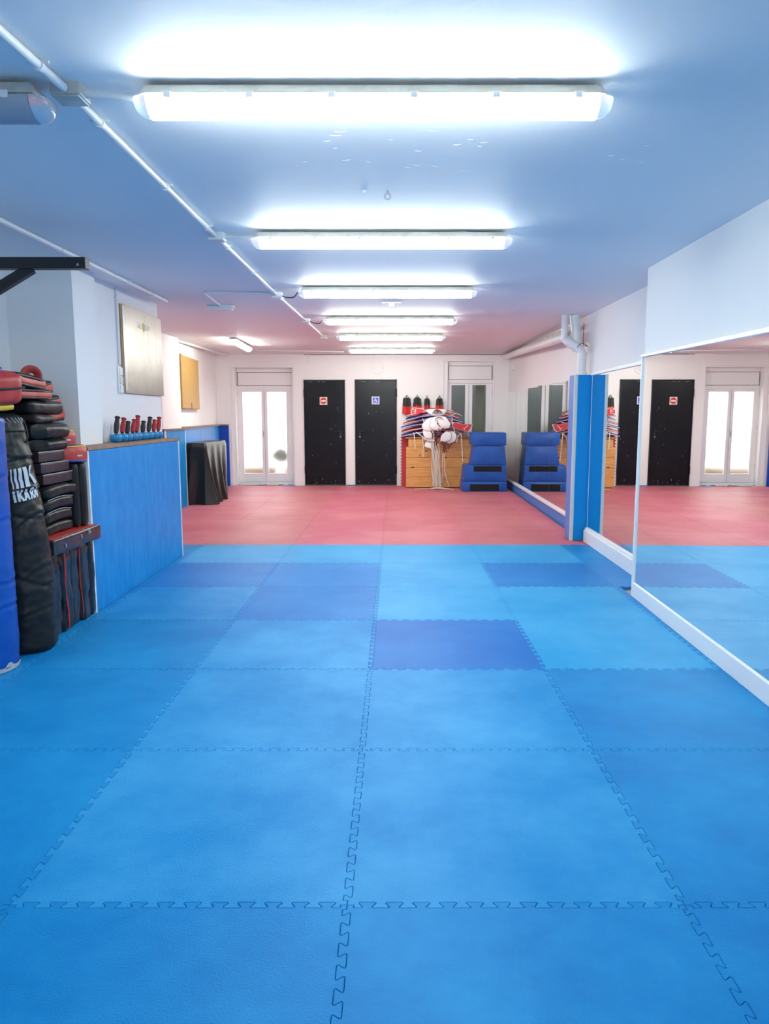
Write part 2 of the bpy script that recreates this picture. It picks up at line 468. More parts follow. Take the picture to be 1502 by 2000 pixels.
def metal_door(name, x0, x1, z, hside):
    root = bpy.data.objects.new(name, None); COL.objects.link(root); root.location = ((x0 + x1) / 2, YB, 0); root['kind'] = 'structure'
    yd = YB - 0.02
    obj('door_frame', box(box(box(NB(), x0, x0 + 0.018, yd - 0.006, YB + 0.05, 0.01, z), x1 - 0.018, x1, yd - 0.006, YB + 0.05, 0.01, z), x0, x1, yd - 0.006, YB + 0.05, z - 0.02, z), M_blkmetal, root)
    lf = obj('door_leaf', box(NB(), x0 + 0.022, x1 - 0.022, yd, YB + 0.03, 0.02, z - 0.025, 0.004), M_black, root)
    s = 1 if hside == 'r' else -1
    hx = (x1 - 0.10) if s > 0 else (x0 + 0.10)
    yl = yd
    hb = obj('handle_plate', box(NB(), hx - 0.018, hx + 0.018, yl - 0.006, yl, 0.97, 1.14, 0.003), M_blkmetal, lf)
    bm = NB(); tube(bm, [(hx, yl, 1.115), (hx, yl - 0.045, 1.115), (hx - s * 0.02, yl - 0.055, 1.115), (hx - s * 0.12, yl - 0.055, 1.108)], 0.009)
    obj('door_handle', bm, M_blkmetal, lf, smooth=True)
    obj('lock', lathe(NB(), [(0, 0), (0.012, 0), (0.012, 0.012), (0, 0.012)], (hx, yl - 0.001, 1.01), axis='y', n=14), M_steel, lf, smooth=True)
    hxx = (x0 + 0.008) if s > 0 else (x1 - 0.008)
    for zz in (0.25, z - 0.35):
        obj('hinge', lathe(NB(), [(0, 0), (0.013, 0), (0.013, 0.16), (0, 0.16)], (hxx, yd - 0.012, zz), n=12), M_blkmetal, lf, smooth=True)
    # paint chips and scratches
    bm = NB(); r2 = random.Random(int(z * 1000))
    for k in range(16):
        cx = r2.uniform(x0 + .05, x1 - .05); cz = r2.choice([r2.uniform(0.03, 0.12), r2.uniform(0.4, 1.6)])
        a = r2.uniform(0.002, 0.005); h = r2.uniform(0.008, 0.035)
        box(bm, cx - a, cx + a, yl - 0.0012, yl + 0.001, cz, cz + h)
    for k in range(3):
        cx = r2.uniform(x0 + .08, x1 - .3)
        box(bm, cx, cx + r2.uniform(.03, .09), yl - 0.0012, yl + 0.001, z - 0.045, z - 0.040)
    ch = obj('paint_chips', bm, mat('bare_metal_chip', (0.35, 0.36, 0.38), 0.5), lf)
    return root
metal_door('door_1', *DA, 'r')
metal_door('door_2', *DB, 'l')

# signs stuck on the doors
def disc(bm, cx, cz, r, y0, h, n=40, mi=0):
    poly = [(cx + r * math.cos(2 * math.pi * k / n), cz + r * math.sin(2 * math.pi * k / n)) for k in range(n)]
    prism(bm, poly, lambda u, v, t: Vector((u, y0 - t, v)), h, mi)
    return bm
yd = YB - 0.0205
s1 = thing('no_entry_sign', 'square white sticker with red no-entry disc on the left black door', 'sign', (-1.458, yd, 1.66))
obj('sign_plate', box(NB(), -1.535, -1.381, yd - 0.002, yd, 1.66, 1.815), mat('cream_sticker', (0.80, 0.74, 0.62), 0.4), s1)
obj('red_disc', disc(NB(), -1.458, 1.7375, 0.066, yd - 0.002, 0.0012), mat('sign_red', (0.62, 0.02, 0.03), 0.4), s1)
obj('white_bar', box(NB(), -1.508, -1.408, yd - 0.0042, yd - 0.0032, 1.722, 1.753), mat('sign_white', (0.85, 0.83, 0.78), 0.4), s1)
s2 = thing('accessible_toilet_sign', 'square blue sticker with white wheelchair symbol on the right black door', 'sign', (-0.39, yd, 1.67))
zc = 1.747; xc = -0.392
obj('sign_plate', box(NB(), xc - 0.078, xc + 0.078, yd - 0.002, yd, zc - 0.078, zc + 0.078), MATS['sign_white'], s2)
obj('blue_field', box(NB(), xc - 0.062, xc + 0.062, yd - 0.0032, yd - 0.002, zc - 0.062, zc + 0.062), mat('sign_blue', (0.04, 0.12, 0.60), 0.4), s2)
bm = NB(); ys = yd - 0.0032
def bar2(bm, p, q, wd, y0=ys, h=0.001):
    p = Vector(p); q = Vector(q); d = (q - p).normalized(); n = Vector((-d.y, d.x)) * wd / 2
    prism(bm, [tuple(p - n), tuple(q - n), tuple(q + n), tuple(p + n)], lambda u, v, t: Vector((u, y0 - t, v)), h)
disc(bm, xc - 0.008, zc + 0.043, 0.010, ys, 0.001, 20)
bar2(bm, (xc - 0.008, zc + 0.034), (xc - 0.002, zc - 0.008), 0.013)
bar2(bm, (xc - 0.006, zc + 0.015), (xc + 0.022, zc + 0.012), 0.007)
bar2(bm, (xc - 0.004, zc - 0.006), (xc + 0.026, zc - 0.006), 0.010)
bar2(bm, (xc + 0.024, zc - 0.003), (xc + 0.036, zc - 0.036), 0.010)
bar2(bm, (xc + 0.034, zc - 0.034), (xc + 0.048, zc - 0.028), 0.008)
pts = [(xc - 0.006 + 0.031 * math.cos(R(a)), zc - 0.020 + 0.031 * math.sin(R(a))) for a in range(110, 385, 12)]
for p, q in zip(pts, pts[1:]): bar2(bm, p, q, 0.009)
obj('wheelchair_symbol', bm, MATS['sign_white'], s2)

# round vent over the right black door
v = thing('round_vent', 'round white ventilation grille with concentric rings above the right black door', 'vent', (-0.36, YB, 2.27))
obj('vent_disc', lathe(NB(), [(0, 0.012), (0.03, 0.012), (0.13, 0.008), (0.135, 0.0), (0, 0)], (-0.36, YB, 2.41), axis='y', n=48), M_wall2, v, smooth=True)
for r_ in (0.125, 0.092, 0.062, 0.034):
    bm = NB(); loop_tube(bm, [(-0.36 + r_ * math.cos(R(a)), YB - 0.014, 2.41 + r_ * math.sin(R(a))) for a in range(0, 360, 9)], 0.0055)
    obj('ring', bm, M_wall2, v, smooth=True)

# ------------------------------------------------------------------ floor mats
def seam():
    n = 12; p = 0.96 / n; a = 0.0125
    base = [(.27, -1), (.31, -.88), (.32, -.6), (.25, 0), (.18, .6), (.19, .88), (.23, 1), (.77, 1), (.81, .88), (.82, .6), (.75, 0), (.68, -.6), (.69, -.88), (.73, -1)]
    out = [(0, 0), (0.02, 0), (0.0201, -a)]
    for k in range(n):
        for x, y in base: out.append((0.02 + (k + x) * p, y * a))
    out += [(0.9799, -a), (0.98, 0), (1, 0)]
    return out
SEAM = seam()
def clip_poly(poly, axis, val, keep_greater):
    out = []
    n = len(poly)
    ins = lambda q: (q[axis] >= val) if keep_greater else (q[axis] <= val)
    for i in range(n):
        a, b = poly[i], poly[(i + 1) % n]
        ia, ib = ins(a), ins(b)
        if ia: out.append(a)
        if ia != ib:
            t = (val - a[axis]) / (b[axis] - a[axis])
            out.append((a[0] + (b[0] - a[0]) * t, a[1] + (b[1] - a[1]) * t))
    return out
def offset_poly(poly, d):
    out = []; n = len(poly)
    for i in range(n):
        a, b, c = Vector(poly[i - 1]), Vector(poly[i]), Vector(poly[(i + 1) % n])
        e1 = b - a; e2 = c - b
        if e1.length < 1e-7: e1 = e2
        if e2.length < 1e-7: e2 = e1
        if e1.length < 1e-7: out.append(tuple(b)); continue
        e1 = e1.normalized(); e2 = e2.normalized()
        n1 = Vector((-e1.y, e1.x)); n2 = Vector((-e2.y, e2.x)); m = n1 + n2
        if m.length < 0.3: out.append(tuple(b + n1 * d)); continue
        m.normalize()
        out.append(tuple(b + m * d / max(0.5, m.dot(n1))))
    return out
X0, Y0 = -0.141, 0.957
def tile_poly():
    P = []
    P += [(s, o) for s, o in SEAM[:-1]]
    P += [(1 + o, s) for s, o in SEAM[:-1]]
    P += [(s, 1 + o) for s, o in reversed(SEAM[1:])]
    P += [(o, s) for s, o in reversed(SEAM[1:])]
    return P
def tile_mesh(poly):
    bm = bmesh.new()
    p1 = offset_poly(poly, 0.0006); p2 = offset_poly(poly, 0.0019)
    a = [bm.verts.new((x, y, -0.024)) for x, y in p1]
    b = [bm.verts.new((x, y, -0.0016)) for x, y in p1]
    c = [bm.verts.new((x, y, 0.0)) for x, y in p2]
    n = len(poly)
    for i in range(n):
        j = (i + 1) % n
        bm.faces.new((a[i], a[j], b[j], b[i])); bm.faces.new((b[i], b[j], c[j], c[i]))
    bm.faces.new(c)
    return bm
TP = tile_poly()
def floor_tile(col, row, m, label, group, x0=-9, x1=9, y0=-9, y1=99, extra=None):
    ox, oy = X0 + col, Y0 + row
    P = [(x + ox, y + oy) for x, y in TP]
    if x0 > ox - 0.02: P = clip_poly(P, 0, x0, True)
    if x1 < ox + 1.02: P = clip_poly(P, 0, x1, False)
    if y0 > oy - 0.02: P = clip_poly(P, 1, y0, True)
    if y1 < oy + 1.02: P = clip_poly(P, 1, y1, False)
    if len(P) < 3: return
    key = (x0 <= ox - 0.02 and x1 >= ox + 1.02 and y0 <= oy - .02 and y1 >= oy + 1.02)
    if key:
        if m.name not in floor_tile.cache:
            me = bpy.data.meshes.new('floor_mat'); b = tile_mesh(TP); b.to_mesh(me); b.free(); me.materials.append(m)
            floor_tile.cache[m.name] = me
        o = bpy.data.objects.new('floor_mat', floor_tile.cache[m.name]); COL.objects.link(o)
        o.location = (ox, oy, 0)
    else:
        b = tile_mesh(P)
        if extra:
            for ex in extra:
                Q = [(x + ox, y + oy) for x, y in TP]
                for ax, v, g in ex: Q = clip_poly(Q, ax, v, g)
                merge(b, tile_mesh(Q))
        o = obj('floor_mat', b, m)
    return tag(o, label, 'floor mat', group)
floor_tile.cache = {}
ORD = ['first', 'second', 'third', 'fourth', 'fifth', 'sixth', 'seventh', 'eighth', 'ninth', 'tenth']
CNAME = {0: 'just right of the centre seam', 1: 'second right of the centre seam', 2: 'narrow strip along the mirror base',
         -1: 'just left of the centre seam', -2: 'second left of the centre seam', -3: 'third left of the centre seam', -4: 'fourth left of the centre seam'}
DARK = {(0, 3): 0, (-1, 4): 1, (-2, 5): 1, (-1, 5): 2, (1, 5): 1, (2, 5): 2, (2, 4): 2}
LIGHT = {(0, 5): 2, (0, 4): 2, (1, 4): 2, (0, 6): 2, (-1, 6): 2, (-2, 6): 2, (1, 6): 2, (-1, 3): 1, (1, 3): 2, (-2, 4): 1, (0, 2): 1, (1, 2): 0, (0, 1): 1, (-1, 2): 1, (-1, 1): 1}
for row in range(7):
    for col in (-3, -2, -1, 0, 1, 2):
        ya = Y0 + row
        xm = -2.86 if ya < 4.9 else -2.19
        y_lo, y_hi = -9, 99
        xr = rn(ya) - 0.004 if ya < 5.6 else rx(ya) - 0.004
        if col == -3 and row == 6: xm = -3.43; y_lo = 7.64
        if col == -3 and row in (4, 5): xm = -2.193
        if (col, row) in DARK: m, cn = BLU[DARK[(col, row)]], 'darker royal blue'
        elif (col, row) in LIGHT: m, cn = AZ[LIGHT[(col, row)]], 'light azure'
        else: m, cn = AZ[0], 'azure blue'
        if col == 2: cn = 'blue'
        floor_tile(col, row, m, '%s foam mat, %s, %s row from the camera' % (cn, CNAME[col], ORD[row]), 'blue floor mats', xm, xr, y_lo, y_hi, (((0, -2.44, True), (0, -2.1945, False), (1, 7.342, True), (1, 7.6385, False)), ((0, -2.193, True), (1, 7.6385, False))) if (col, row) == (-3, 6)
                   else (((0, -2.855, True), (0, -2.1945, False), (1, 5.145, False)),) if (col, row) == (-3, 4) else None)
for row in range(7, 14):
    for col in (-4, -3, -2, -1, 0, 1, 2):
        ya = Y0 + row
        if col == -4 and row > 13: continue
        m = RED[(col * 5 + row * 3) % 3]
        xr = min(rx(ya) - 0.05, 9)
        floor_tile(col, row, m, 'red foam mat, %s, %s red row' % (CNAME[col] if col != 2 else 'narrow strip along the far mirror wall', ORD[row - 7]),
                   'red floor mats', -3.41 if ya > 10.4 or True else -3.43, xr, -9, YB - 0.04)

# ------------------------------------------------------------------ right side: mirrors, skirtings, pillar
def rq(bm, f, ya, yb, z0a, z1a, z0b, z1b, off0, off1, bev=0.0, mi=0):
    """box following wall line f(y): off0 (room side) .. off1 (wall side)"""
    hexa(bm, [(f(ya) - off0, ya, z0a), (f(yb) - off0, yb, z0b), (f(yb) - off1, yb, z0b), (f(ya) - off1, ya, z0a),
              (f(ya) - off0, ya, z1a), (f(yb) - off0, yb, z1b), (f(yb) - off1, yb, z1b), (f(ya) - off1, ya, z1a)], mi, bev)
    return bm
bm = NB(); rq(bm, rn, 1.0, 5.67, -0.024, 0.11, -0.024, 0.11, 0.022, 0.0, 0.003)
struct('baseboard_right', bm, M_paint)
m1 = thing('wall_mirror', 'large frameless mirror on the near right wall above a white skirting', 'mirror', (rn(3.2), 3.2, 0.11))
bm = NB(); rq(bm, rn, 1.0, 5.655, 0.112, 1.80, 0.112, 1.884, 0.010, 0.002)
obj('mirror_glass', bm, M_mirror, m1)
bm = NB(); rq(bm, rn, 5.652, 5.672, 0.11, 1.90, 0.11, 1.90, 0.022, 0.0, 0.002)
obj('side_trim', bm, M_paint, m1)
bm = NB(); rq(bm, rn, 1.0, 5.66, 1.80, 1.845, 1.884, 1.905, 0.03, 0.0, 0.004)
obj('top_trim', bm, M_paint, m1)
bm = NB(); rq(bm, rx, 5.68, 8.2, -0.024, 0.135, -0.024, 0.135, 0.05, 0.0, 0.003); rq(bm, rx, 5.68, 8.2, 0.135, 0.16, 0.135, 0.16, 0.035, 0.0, 0.003)
struct('baseboard_right_recess', bm, M_paint)
m2 = thing('wall_mirror', 'tall mirror in the wall recess just before the blue padded pillar', 'mirror', (rx(7), 7, 0.16))
bm = NB(); rq(bm, rx, 5.68, 8.18, 0.162, 1.885, 0.162, 1.885, 0.012, 0.002)
obj('mirror_glass', bm, M_mirror, m2)
bm = NB(); rq(bm, rx, 5.68, 8.2, 1.885, 1.925, 1.885, 1.915, 0.03, 0.0, 0.004)
obj('top_trim', bm, M_paint, m2)
bm = NB(); rq(bm, rx, 8.185, 8.2, 0.16, 1.885, 0.16, 1.885, 0.014, 0.0, 0.002)
obj('side_trim', bm, M_paint, m2)
# far mirror wall beyond the pillar
bm = NB(); rq(bm, rx, 8.5, YB - .01, -0.02, 0.15, -0.02, 0.14, 0.03, 0.0, 0.004)
struct('baseboard_right_far', bm, mat('pale_blue_base', (0.05, 0.20, 0.55), 0.4))
bm = NB(); rq(bm, rx, 8.5, YB - .01, 0.15, 0.185, 0.14, 0.175, 0.045, 0.0, 0.004)
struct('trim_5', bm, M_paint)
ys_ = [14.86, 13.70, 12.60, 11.55, 10.45, 9.35, 8.5]
mo = ['against the far corner', 'second from the far corner', 'third from the far corner', 'fourth from the far corner', 'fifth from the far corner', 'half hidden behind the blue pillar']
for i in range(6):
    bm = NB(); rq(bm, rx, ys_[i + 1] + 0.006, ys_[i] - 0.006, 0.188, 1.885, 0.188, 1.905, 0.012, 0.002)
    o = obj('mirror_panel', bm, M_mirror)
    tag(o, 'narrow mirror panel above the red mats, %s' % mo[i], 'mirror', 'mirror panels on the far right wall')
# pillar wrapped in blue foam
p = thing('padded_pillar', 'blue foam padded pillar with white edge strips on the right wall', 'pillar', (2.13, 8.35, 0))
px0, px1, py0, py1, pz = 2.03, rx(8.3) - 0.002, 8.22, 8.48, 1.895
obj('pillar_core', box(NB(), px0 + 0.02, px1, py0 + 0.02, py1, 0.0, pz - 0.002), M_paint, p)
obj('front_pad', box(NB(), px0 + 0.032, px1 - 0.006, py0, py0 + 0.021, 0.002, pz, 0.004), M_pillar, p)
obj('side_pad', box(NB(), px0, px0 + 0.021, py0 + 0.032, py1, 0.002, pz, 0.004), M_lav, p)
obj('corner_strip', box(NB(), px0 - 0.002, px0 + 0.034, py0 - 0.003, py0 + 0.034, 0.002, pz + 0.002, 0.003), mat('pale_grey_strip', (0.60, 0.64, 0.64), 0.4), p)
obj('edge_strip', box(NB(), px1 - 0.007, px1, py0 - 0.003, py0 + 0.02, 0.002, pz, 0.002), M_plast, p)
# pipes over the pillar
pp = thing('drain_pipe', 'white drain pipe rising from the blue pillar and bending along the right wall', 'pipe', (2.12, 8.36, 1.895))
def curve_pts(pts, n=6, r=0.08):
    """round the corners of a polyline"""
    pts = [Vector(q) for q in pts]; out = [pts[0]]
    for a, b, c in zip(pts, pts[1:], pts[2:]):
        d1 = (a - b); d2 = (c - b); rr = min(r, d1.length * .45, d2.length * .45)
        p1 = b + d1.normalized() * rr; p2 = b + d2.normalized() * rr
        for k in range(n + 1):
            t = k / n; out.append((p1.lerp(b, t)).lerp(b.lerp(p2, t), t))
    out.append(pts[-1])
    return out
bm = NB(); tube(bm, curve_pts([(2.135, 8.36, 1.895), (2.135, 8.36, 2.17), (1.99, 8.45, 2.28), (1.99, 8.62, 2.35), (2.19, 14.7, 2.60)], r=0.07), 0.052, n=16)
obj('pipe_run', bm, M_plast, pp, smooth=True)
for q in (((2.135, 8.36, 1.9), 0.06, 0.03), ((2.135, 8.36, 2.12), 0.058, 0.03)):
    obj('collar', lathe(NB(), [(0, 0), (q[1], 0), (q[1], q[2]), (0, q[2])], q[0], n=20), M_plast, pp, smooth=True)
bm = NB(); tube(bm, curve_pts([(2.10, 8.50, 2.18), (2.10, 8.50, 2.36), (2.07, 8.5, ceil_z(8.5) - 0.003)], r=0.05), 0.058, n=16)
obj('riser', bm, M_plast, pp, smooth=True)
bm = NB(); tube(bm, [(1.955, 8.48, 2.30), (1.955, 8.48, ceil_z(8.5) - 0.003)], 0.036, n=16)
obj('riser', bm, M_plast, pp, smooth=True)
bm = NB(); tube(bm, curve_pts([(2.15, 8.38, 2.48), (2.145, 8.36, 2.22), (2.17, 8.30, 2.22)], r=.03), 0.004, n=6)
tube(bm, curve_pts([(2.06, 8.30, 2.20), (2.10, 8.29, 2.25), (2.16, 8.30, 2.235), (2.19, 8.32, 2.21)], r=.03), 0.004, n=6)
obj('cable', bm, M_line, pp, smooth=True)
bm = NB(); tube(bm, [(2.12, 8.7, 2.47), (2.25, 14.8, 2.645)], 0.03, n=12)
o = obj('upper_pipe', bm, M_dirty, smooth=True); tag(o, 'thinner white pipe tucked under the ceiling along the far right wall', 'pipe')
o = obj('junction_box', box(NB(), rx(14.1) - 0.05, rx(14.1), 14.0, 14.13, 2.3, 2.44, 0.008), M_plast); tag(o, 'small white box on the right wall near the far corner', 'box')

# ------------------------------------------------------------------ left side: low wall panels
hw = bpy.data.objects.new('wall_left_low', None); COL.objects.link(hw); hw.location = (-2.3, 6.2, 0); hw['kind'] = 'structure'
obj('low_wall_core', box(NB(), -2.46, -2.235, 5.17, 7.32, -0.02, 1.19), M_wall, hw)
obj('wall_cap', box(NB(), -2.45, -2.19, 5.15, 7.345, 1.188, 1.214, 0.004), M_brown, hw)
obj('end_strip', box(NB(), -2.245, -2.196, 5.150, 5.172, -0.02, 1.188, 0.003), M_plast, hw)
obj('end_strip', box(NB(), -2.24, -2.192, 7.318, 7.334, -0.02, 1.186, 0.003), M_plast, hw)
o = obj('wall_pad', box(box(NB(), -2.236, -2.197, 5.174, 6.30, -0.01, 1.186, 0.004), -2.236, -2.197, 6.302, 7.316, -0.01, 1.186, 0.004), M_panel, None)
tag(o, 'blue textured foam panel facing the low wall under the row of clubs', 'wall pad')
# far left pads
bm = NB()
box(bm, -3.40, -3.318, 10.52, 11.44, 0, 1.22, 0.004)
o = obj('wall_pad', bm, M_panel); tag(o, 'blue foam panel on the projecting pier left of the covered box', 'wall pad')
bm = NB(); box(bm, -3.60, -3.345, 10.47, 10.50, 0, 1.22, 0.004)
o = obj('wall_pad', bm, mat('deep_blue_foam', (0.005, 0.06, 0.42), 0.45)); tag(o, 'dark blue foam strip on the camera side of the far left pier', 'wall pad')
struct('trim_6', box(NB(), -3.345, -3.322, 10.48, 10.52, 0, 1.22, 0.003), M_plast)
struct('trim_7', box(NB(), -3.345, -3.318, 11.44, 11.47, 0, 1.22, 0.003), M_plast)
def lf(y): return -3.42 - (y - 11.42) * 0.0635
def lq(bm, ya, yb, z0, z1, o0, o1, bev=0.0):
    hexa(bm, [(lf(ya) + o0, ya, z0), (lf(ya) + o1, ya, z0), (lf(yb) + o1, yb, z0), (lf(yb) + o0, yb, z0),
              (lf(ya) + o0, ya, z1), (lf(ya) + o1, ya, z1), (lf(yb) + o1, yb, z1), (lf(yb) + o0, yb, z1)], 0, bev)
    return bm
bm = NB()
for a, b in ((11.48, 12.95), (12.955, 13.95), (13.955, 14.84)): lq(bm, a, b, 0, 1.235, 0.002, 0.042, 0.004)
o = obj('wall_pad', bm, mat('azure_wall_foam', (0.01, 0.22, 0.68), 0.45, var=1, vscale=2, var_col=(0.02, 0.27, 0.72))); tag(o, 'azure foam panels on the far left wall behind the covered box', 'wall pad')
bm = NB(); box(bm, -3.60, -3.405, 14.82, 14.86, 0, 1.235, 0.004)
o = obj('wall_pad', bm, MATS['deep_blue_foam']); tag(o, 'dark blue foam strip on the back wall left of the bright glazed door', 'wall pad')
bm = NB(); lq(bm, 11.46, 14.86, 1.235, 1.262, 0.0, 0.075, 0.003); box(bm, -3.62, -3.40, 14.79, 14.86, 1.235, 1.262, 0.003); box(bm, -3.62, -3.30, 10.46, 11.46, 1.22, 1.245, 0.003)
struct('trim_8', bm, M_brown)

# ------------------------------------------------------------------ lamps and conduits
def lamp_proto(L=1.57, lit=True):
    """fluorescent batten hanging under z=0, long axis x"""
    root = thing('ceiling_lamp', 'x', 'ceiling lamp', (0, 0, 0), 'fluorescent ceiling lamps')
    h = L / 2
    # housing: tapered tray
    bm = NB()
    w0, w1 = 0.045, 0.062
    hexa(bm, [(-h + .03, -w1, -0.046), (h - .03, -w1, -0.046), (h - .03, w1, -0.046), (-h + .03, w1, -0.046),
              (-h + .05, -w0, -0.012), (h - .05, -w0, -0.012), (h - .05, w0, -0.012), (-h + .05, w0, -0.012)], 0, 0.006)
    obj('housing', bm, M_dirty if lit else M_dirty, root)
    for s in (-1, 1):
        obj('mounting_bracket', box(NB(), s * h * 0.62 - 0.02, s * h * 0.62 + 0.02, -0.012, 0.012, -0.014, 0.002), M_grey, root)
    prof = [(0.060 * math.sin(R(a)), -0.049 - 0.052 * math.cos(R(a))) for a in range(-90, 91, 12)]
    def cover(xa, xb, cap):
        bm = NB()
        secs = []
        xs = [xa, xb]
        for x in xs: secs.append([bm.verts.new((x, y, z)) for y, z in prof])
        for a, b in zip(secs[0], secs[0][1:]):
            i = secs[0].index(a); bm.faces.new((secs[0][i], secs[1][i], secs[1][i + 1], secs[0][i + 1]))
        bm.faces.new((secs[0][0], secs[0][-1], secs[1][-1], secs[1][0]))
        if cap:
            bm.faces.new(secs[0]); bm.faces.new(secs[1])
        return bm
    e = h - 0.055
    obj('diffuser', cover(-e, e, True), M_lamp if lit else mat('clear_cover', (0.55, 0.62, 0.70), 0.25, trans=0.5), root, smooth=True)
    for s in (-1, 1):
        bm = NB(); secs = []
        for k in range(6):
            t = k / 5 * math.pi / 2
            f = math.cos(t) if k < 5 else 0.12
            x = s * (e + 0.002 + 0.05 * math.sin(t))
            secs.append([bm.verts.new((x, y * (0.35 + .65 * f), -0.049 + (z + 0.049) * (0.3 + 0.7 * f))) for y, z in prof])
        for a, b in zip(secs, secs[1:]):
            for i in range(len(a) - 1): bm.faces.new((a[i], b[i], b[i + 1], a[i + 1]))
            bm.faces.new((a[0], a[-1], b[-1], b[0]))
        bm.faces.new(secs[-1]); bm.faces.new(secs[0])
        obj('end_cap', bm, mat('clear_end', (0.80, 0.84, 0.90), 0.12, trans=0.75), root, smooth=True)
    for k in range(6):
        x = -h * 0.84 + k * h * 1.68 / 5
        obj('clip', box(NB(), x - 0.012, x + 0.012, -0.067, -0.060, -0.060, -0.040, 0.003), M_plast, root)
    return root
L0 = lamp_proto()
spots = [(2.52, -0.070, 'nearest and largest lit ceiling lamp, long tube across the blue room'), (4.50, -0.078, 'second lit tube lamp from the camera, across the ceiling'),
         (6.50, -0.062, 'third lit tube lamp from the camera, across the ceiling'), (8.60, -0.055, 'fourth lit tube lamp from the camera, above the blue and red border'),
         (10.60, -0.055, 'fifth lit tube lamp from the camera, across the pink ceiling'), (13.15, -0.055, 'farthest lit tube lamp across the ceiling, close to the back wall')]
for i, (y, x, lab) in enumerate(spots):
    o = L0 if i == 0 else copy_tree(L0)
    o.location = (x, y, ceil_z(y)); o['label'] = lab
o = copy_tree(L0); o.location = (-2.50, 11.95, ceil_z(11.95)); o.rotation_euler = (0, 0, R(90 + 2)); o['label'] = 'lit tube lamp lying lengthwise over the far left corner of the red mats'
o = copy_tree(L0); o.location = (-0.07, -1.5, ceil_z(-1.5)); o['label'] = 'unseen lit tube lamp added behind the camera to brighten the hall'  # unseen lamp, added to brighten the wall that faces the camera
LU = lamp_proto(1.57, False)
LU.location = (-1.895, 2.50, ceil_z(2.5)); LU.scale = (1, 1.15, 1.2); LU['label'] = 'unlit tube lamp with clear cover cut by the left picture edge'

def conduit(name, pts, r, label, clips=(), m=None, dead=None):
    bm = NB(); tube(bm, curve_pts(pts, r=0.04, n=4), r, n=12)
    root = thing(name, label, 'conduit', pts[0])
    obj('conduit_tube', bm, m or M_plast, root, smooth=True)
    for c, d in clips:
        c = Vector(c); d = Vector(d).normalized(); s = d.cross(Vector((0, 0, 1))).normalized()
        bm = NB()
        tube(bm, [c - d * 0.008, c + d * 0.008], r * 1.35, n=12)
        tube(bm, [c - s * r * 2.4 + Vector((0, 0, r * .5)), c + s * r * 2.4 + Vector((0, 0, r * .5))], r * 0.35, n=6)
        obj('clip', bm, M_plast, root, smooth=True)
    return root
J = [atc(137, 183, .02), atc(424, 463, .02), atc(541, 576, .02), atc(597, 626, .02), atc(632, 658, .02)]
J0 = atc(-20, 42, .02)
d0 = (J[1] - J[0]).normalized()
def lerp_clips(a, b, ts): return [(a.lerp(b, t), b - a) for t in ts]
conduit('ceiling_conduit', [J0, J[0] - d0 * .05], 0.014, 'white ceiling conduit running in from the top left corner to the nearest junction box', lerp_clips(J0, J[0], (.55,)))
cl = ['between the first and second junction boxes', 'between the second and third junction boxes', 'between the third and fourth junction boxes', 'between the two farthest junction boxes']
for i in range(4):
    a, b = J[i], J[i + 1]
    d = (b - a).normalized()
    conduit('ceiling_conduit', [a + d * .05, b - d * .05], 0.014, 'white ceiling conduit ' + cl[i], lerp_clips(a, b, (.12, .5, .88)))
jl = ['nearest white junction box, beside the largest lamp', 'white junction box beside the second lamp', 'white junction box beside the third lamp', 'white junction box beside the fourth lamp', 'farthest white junction box, beside the fifth lamp']
for i, p in enumerate(J):
    z = ceil_z(p.y)
    root = thing('junction_box', jl[i] + ' on the ceiling', 'junction box', (p.x, p.y, z - .045), 'ceiling junction boxes')
    obj('box_body', box(NB(), p.x - .05, p.x + .05, p.y - .045, p.y + .045, z - .038, z + .004, .005), M_dirty if i == 0 else M_plast, root)
    obj('lid', box(NB(), p.x - .045, p.x + .045, p.y - .041, p.y + .041, z - .044, z - .038, .003), M_dirty if i == 0 else M_plast, root)
    # branch to the lamp
    ly, lx = spots[i][0], spots[i][1] - 0.785
    bm = NB()
    if i in (2, 3):
        q = curve_pts([(p.x + .05, p.y, z - .03), (p.x + .12, p.y - .18, z - .075), (p.x + .2, p.y - .3, z - .09), (lx, ly, ceil_z(ly) - .05)], r=.08)
        tube(bm, q, 0.006, n=8)
        o = obj('lamp_cable', bm, M_line, smooth=True)
        tag(o, 'dark looped cable feeding the %s lamp from its junction box' % ('third', 'fourth')[i - 2], 'cable')
    else:
        tube(bm, [(p.x + .05, p.y, z - .022), (lx + .03, ly, ceil_z(ly) - .035)], 0.012, n=10)
        o = obj('branch_conduit', bm, M_plast, smooth=True)
        tag(o, 'short white conduit stub from junction box to the %s lamp' % ('nearest', 'second', '', '', 'fifth')[i], 'conduit')
C2a, C2b = atc(-30, 415, .02), atc(325, 588, .02)
conduit('ceiling_conduit', [C2a, C2b], 0.018, 'long white conduit on the ceiling beside the left wall, ending above the metal board', lerp_clips(C2a, C2b, (.28, .66, .86)))
a, b = atc(318, 657, .03), atc(445, 694, .03)
conduit('ceiling_conduit', [a, b], 0.02, 'white conduit along the ceiling over the yellow board', lerp_clips(a, b, (.4,)))
a, b = atc(500, 684, .02), atc(672, 687, .02)
conduit('ceiling_conduit', [a, b], 0.01, 'thin white conduit from the lengthwise lamp to the farthest lamp')
a, b, c = atc(540, 572, .012), atc(398, 571, .012), atc(431, 597, .012)
conduit('ceiling_conduit', [a, b, c], 0.010, 'thin white bent conduit to the small emergency light')
p = atc(432, 600, 0.02)
em = thing('emergency_light', 'small white unlit emergency light on the ceiling left of the third lamp', 'emergency light', (p.x, p.y, ceil_z(p.y) - .05))
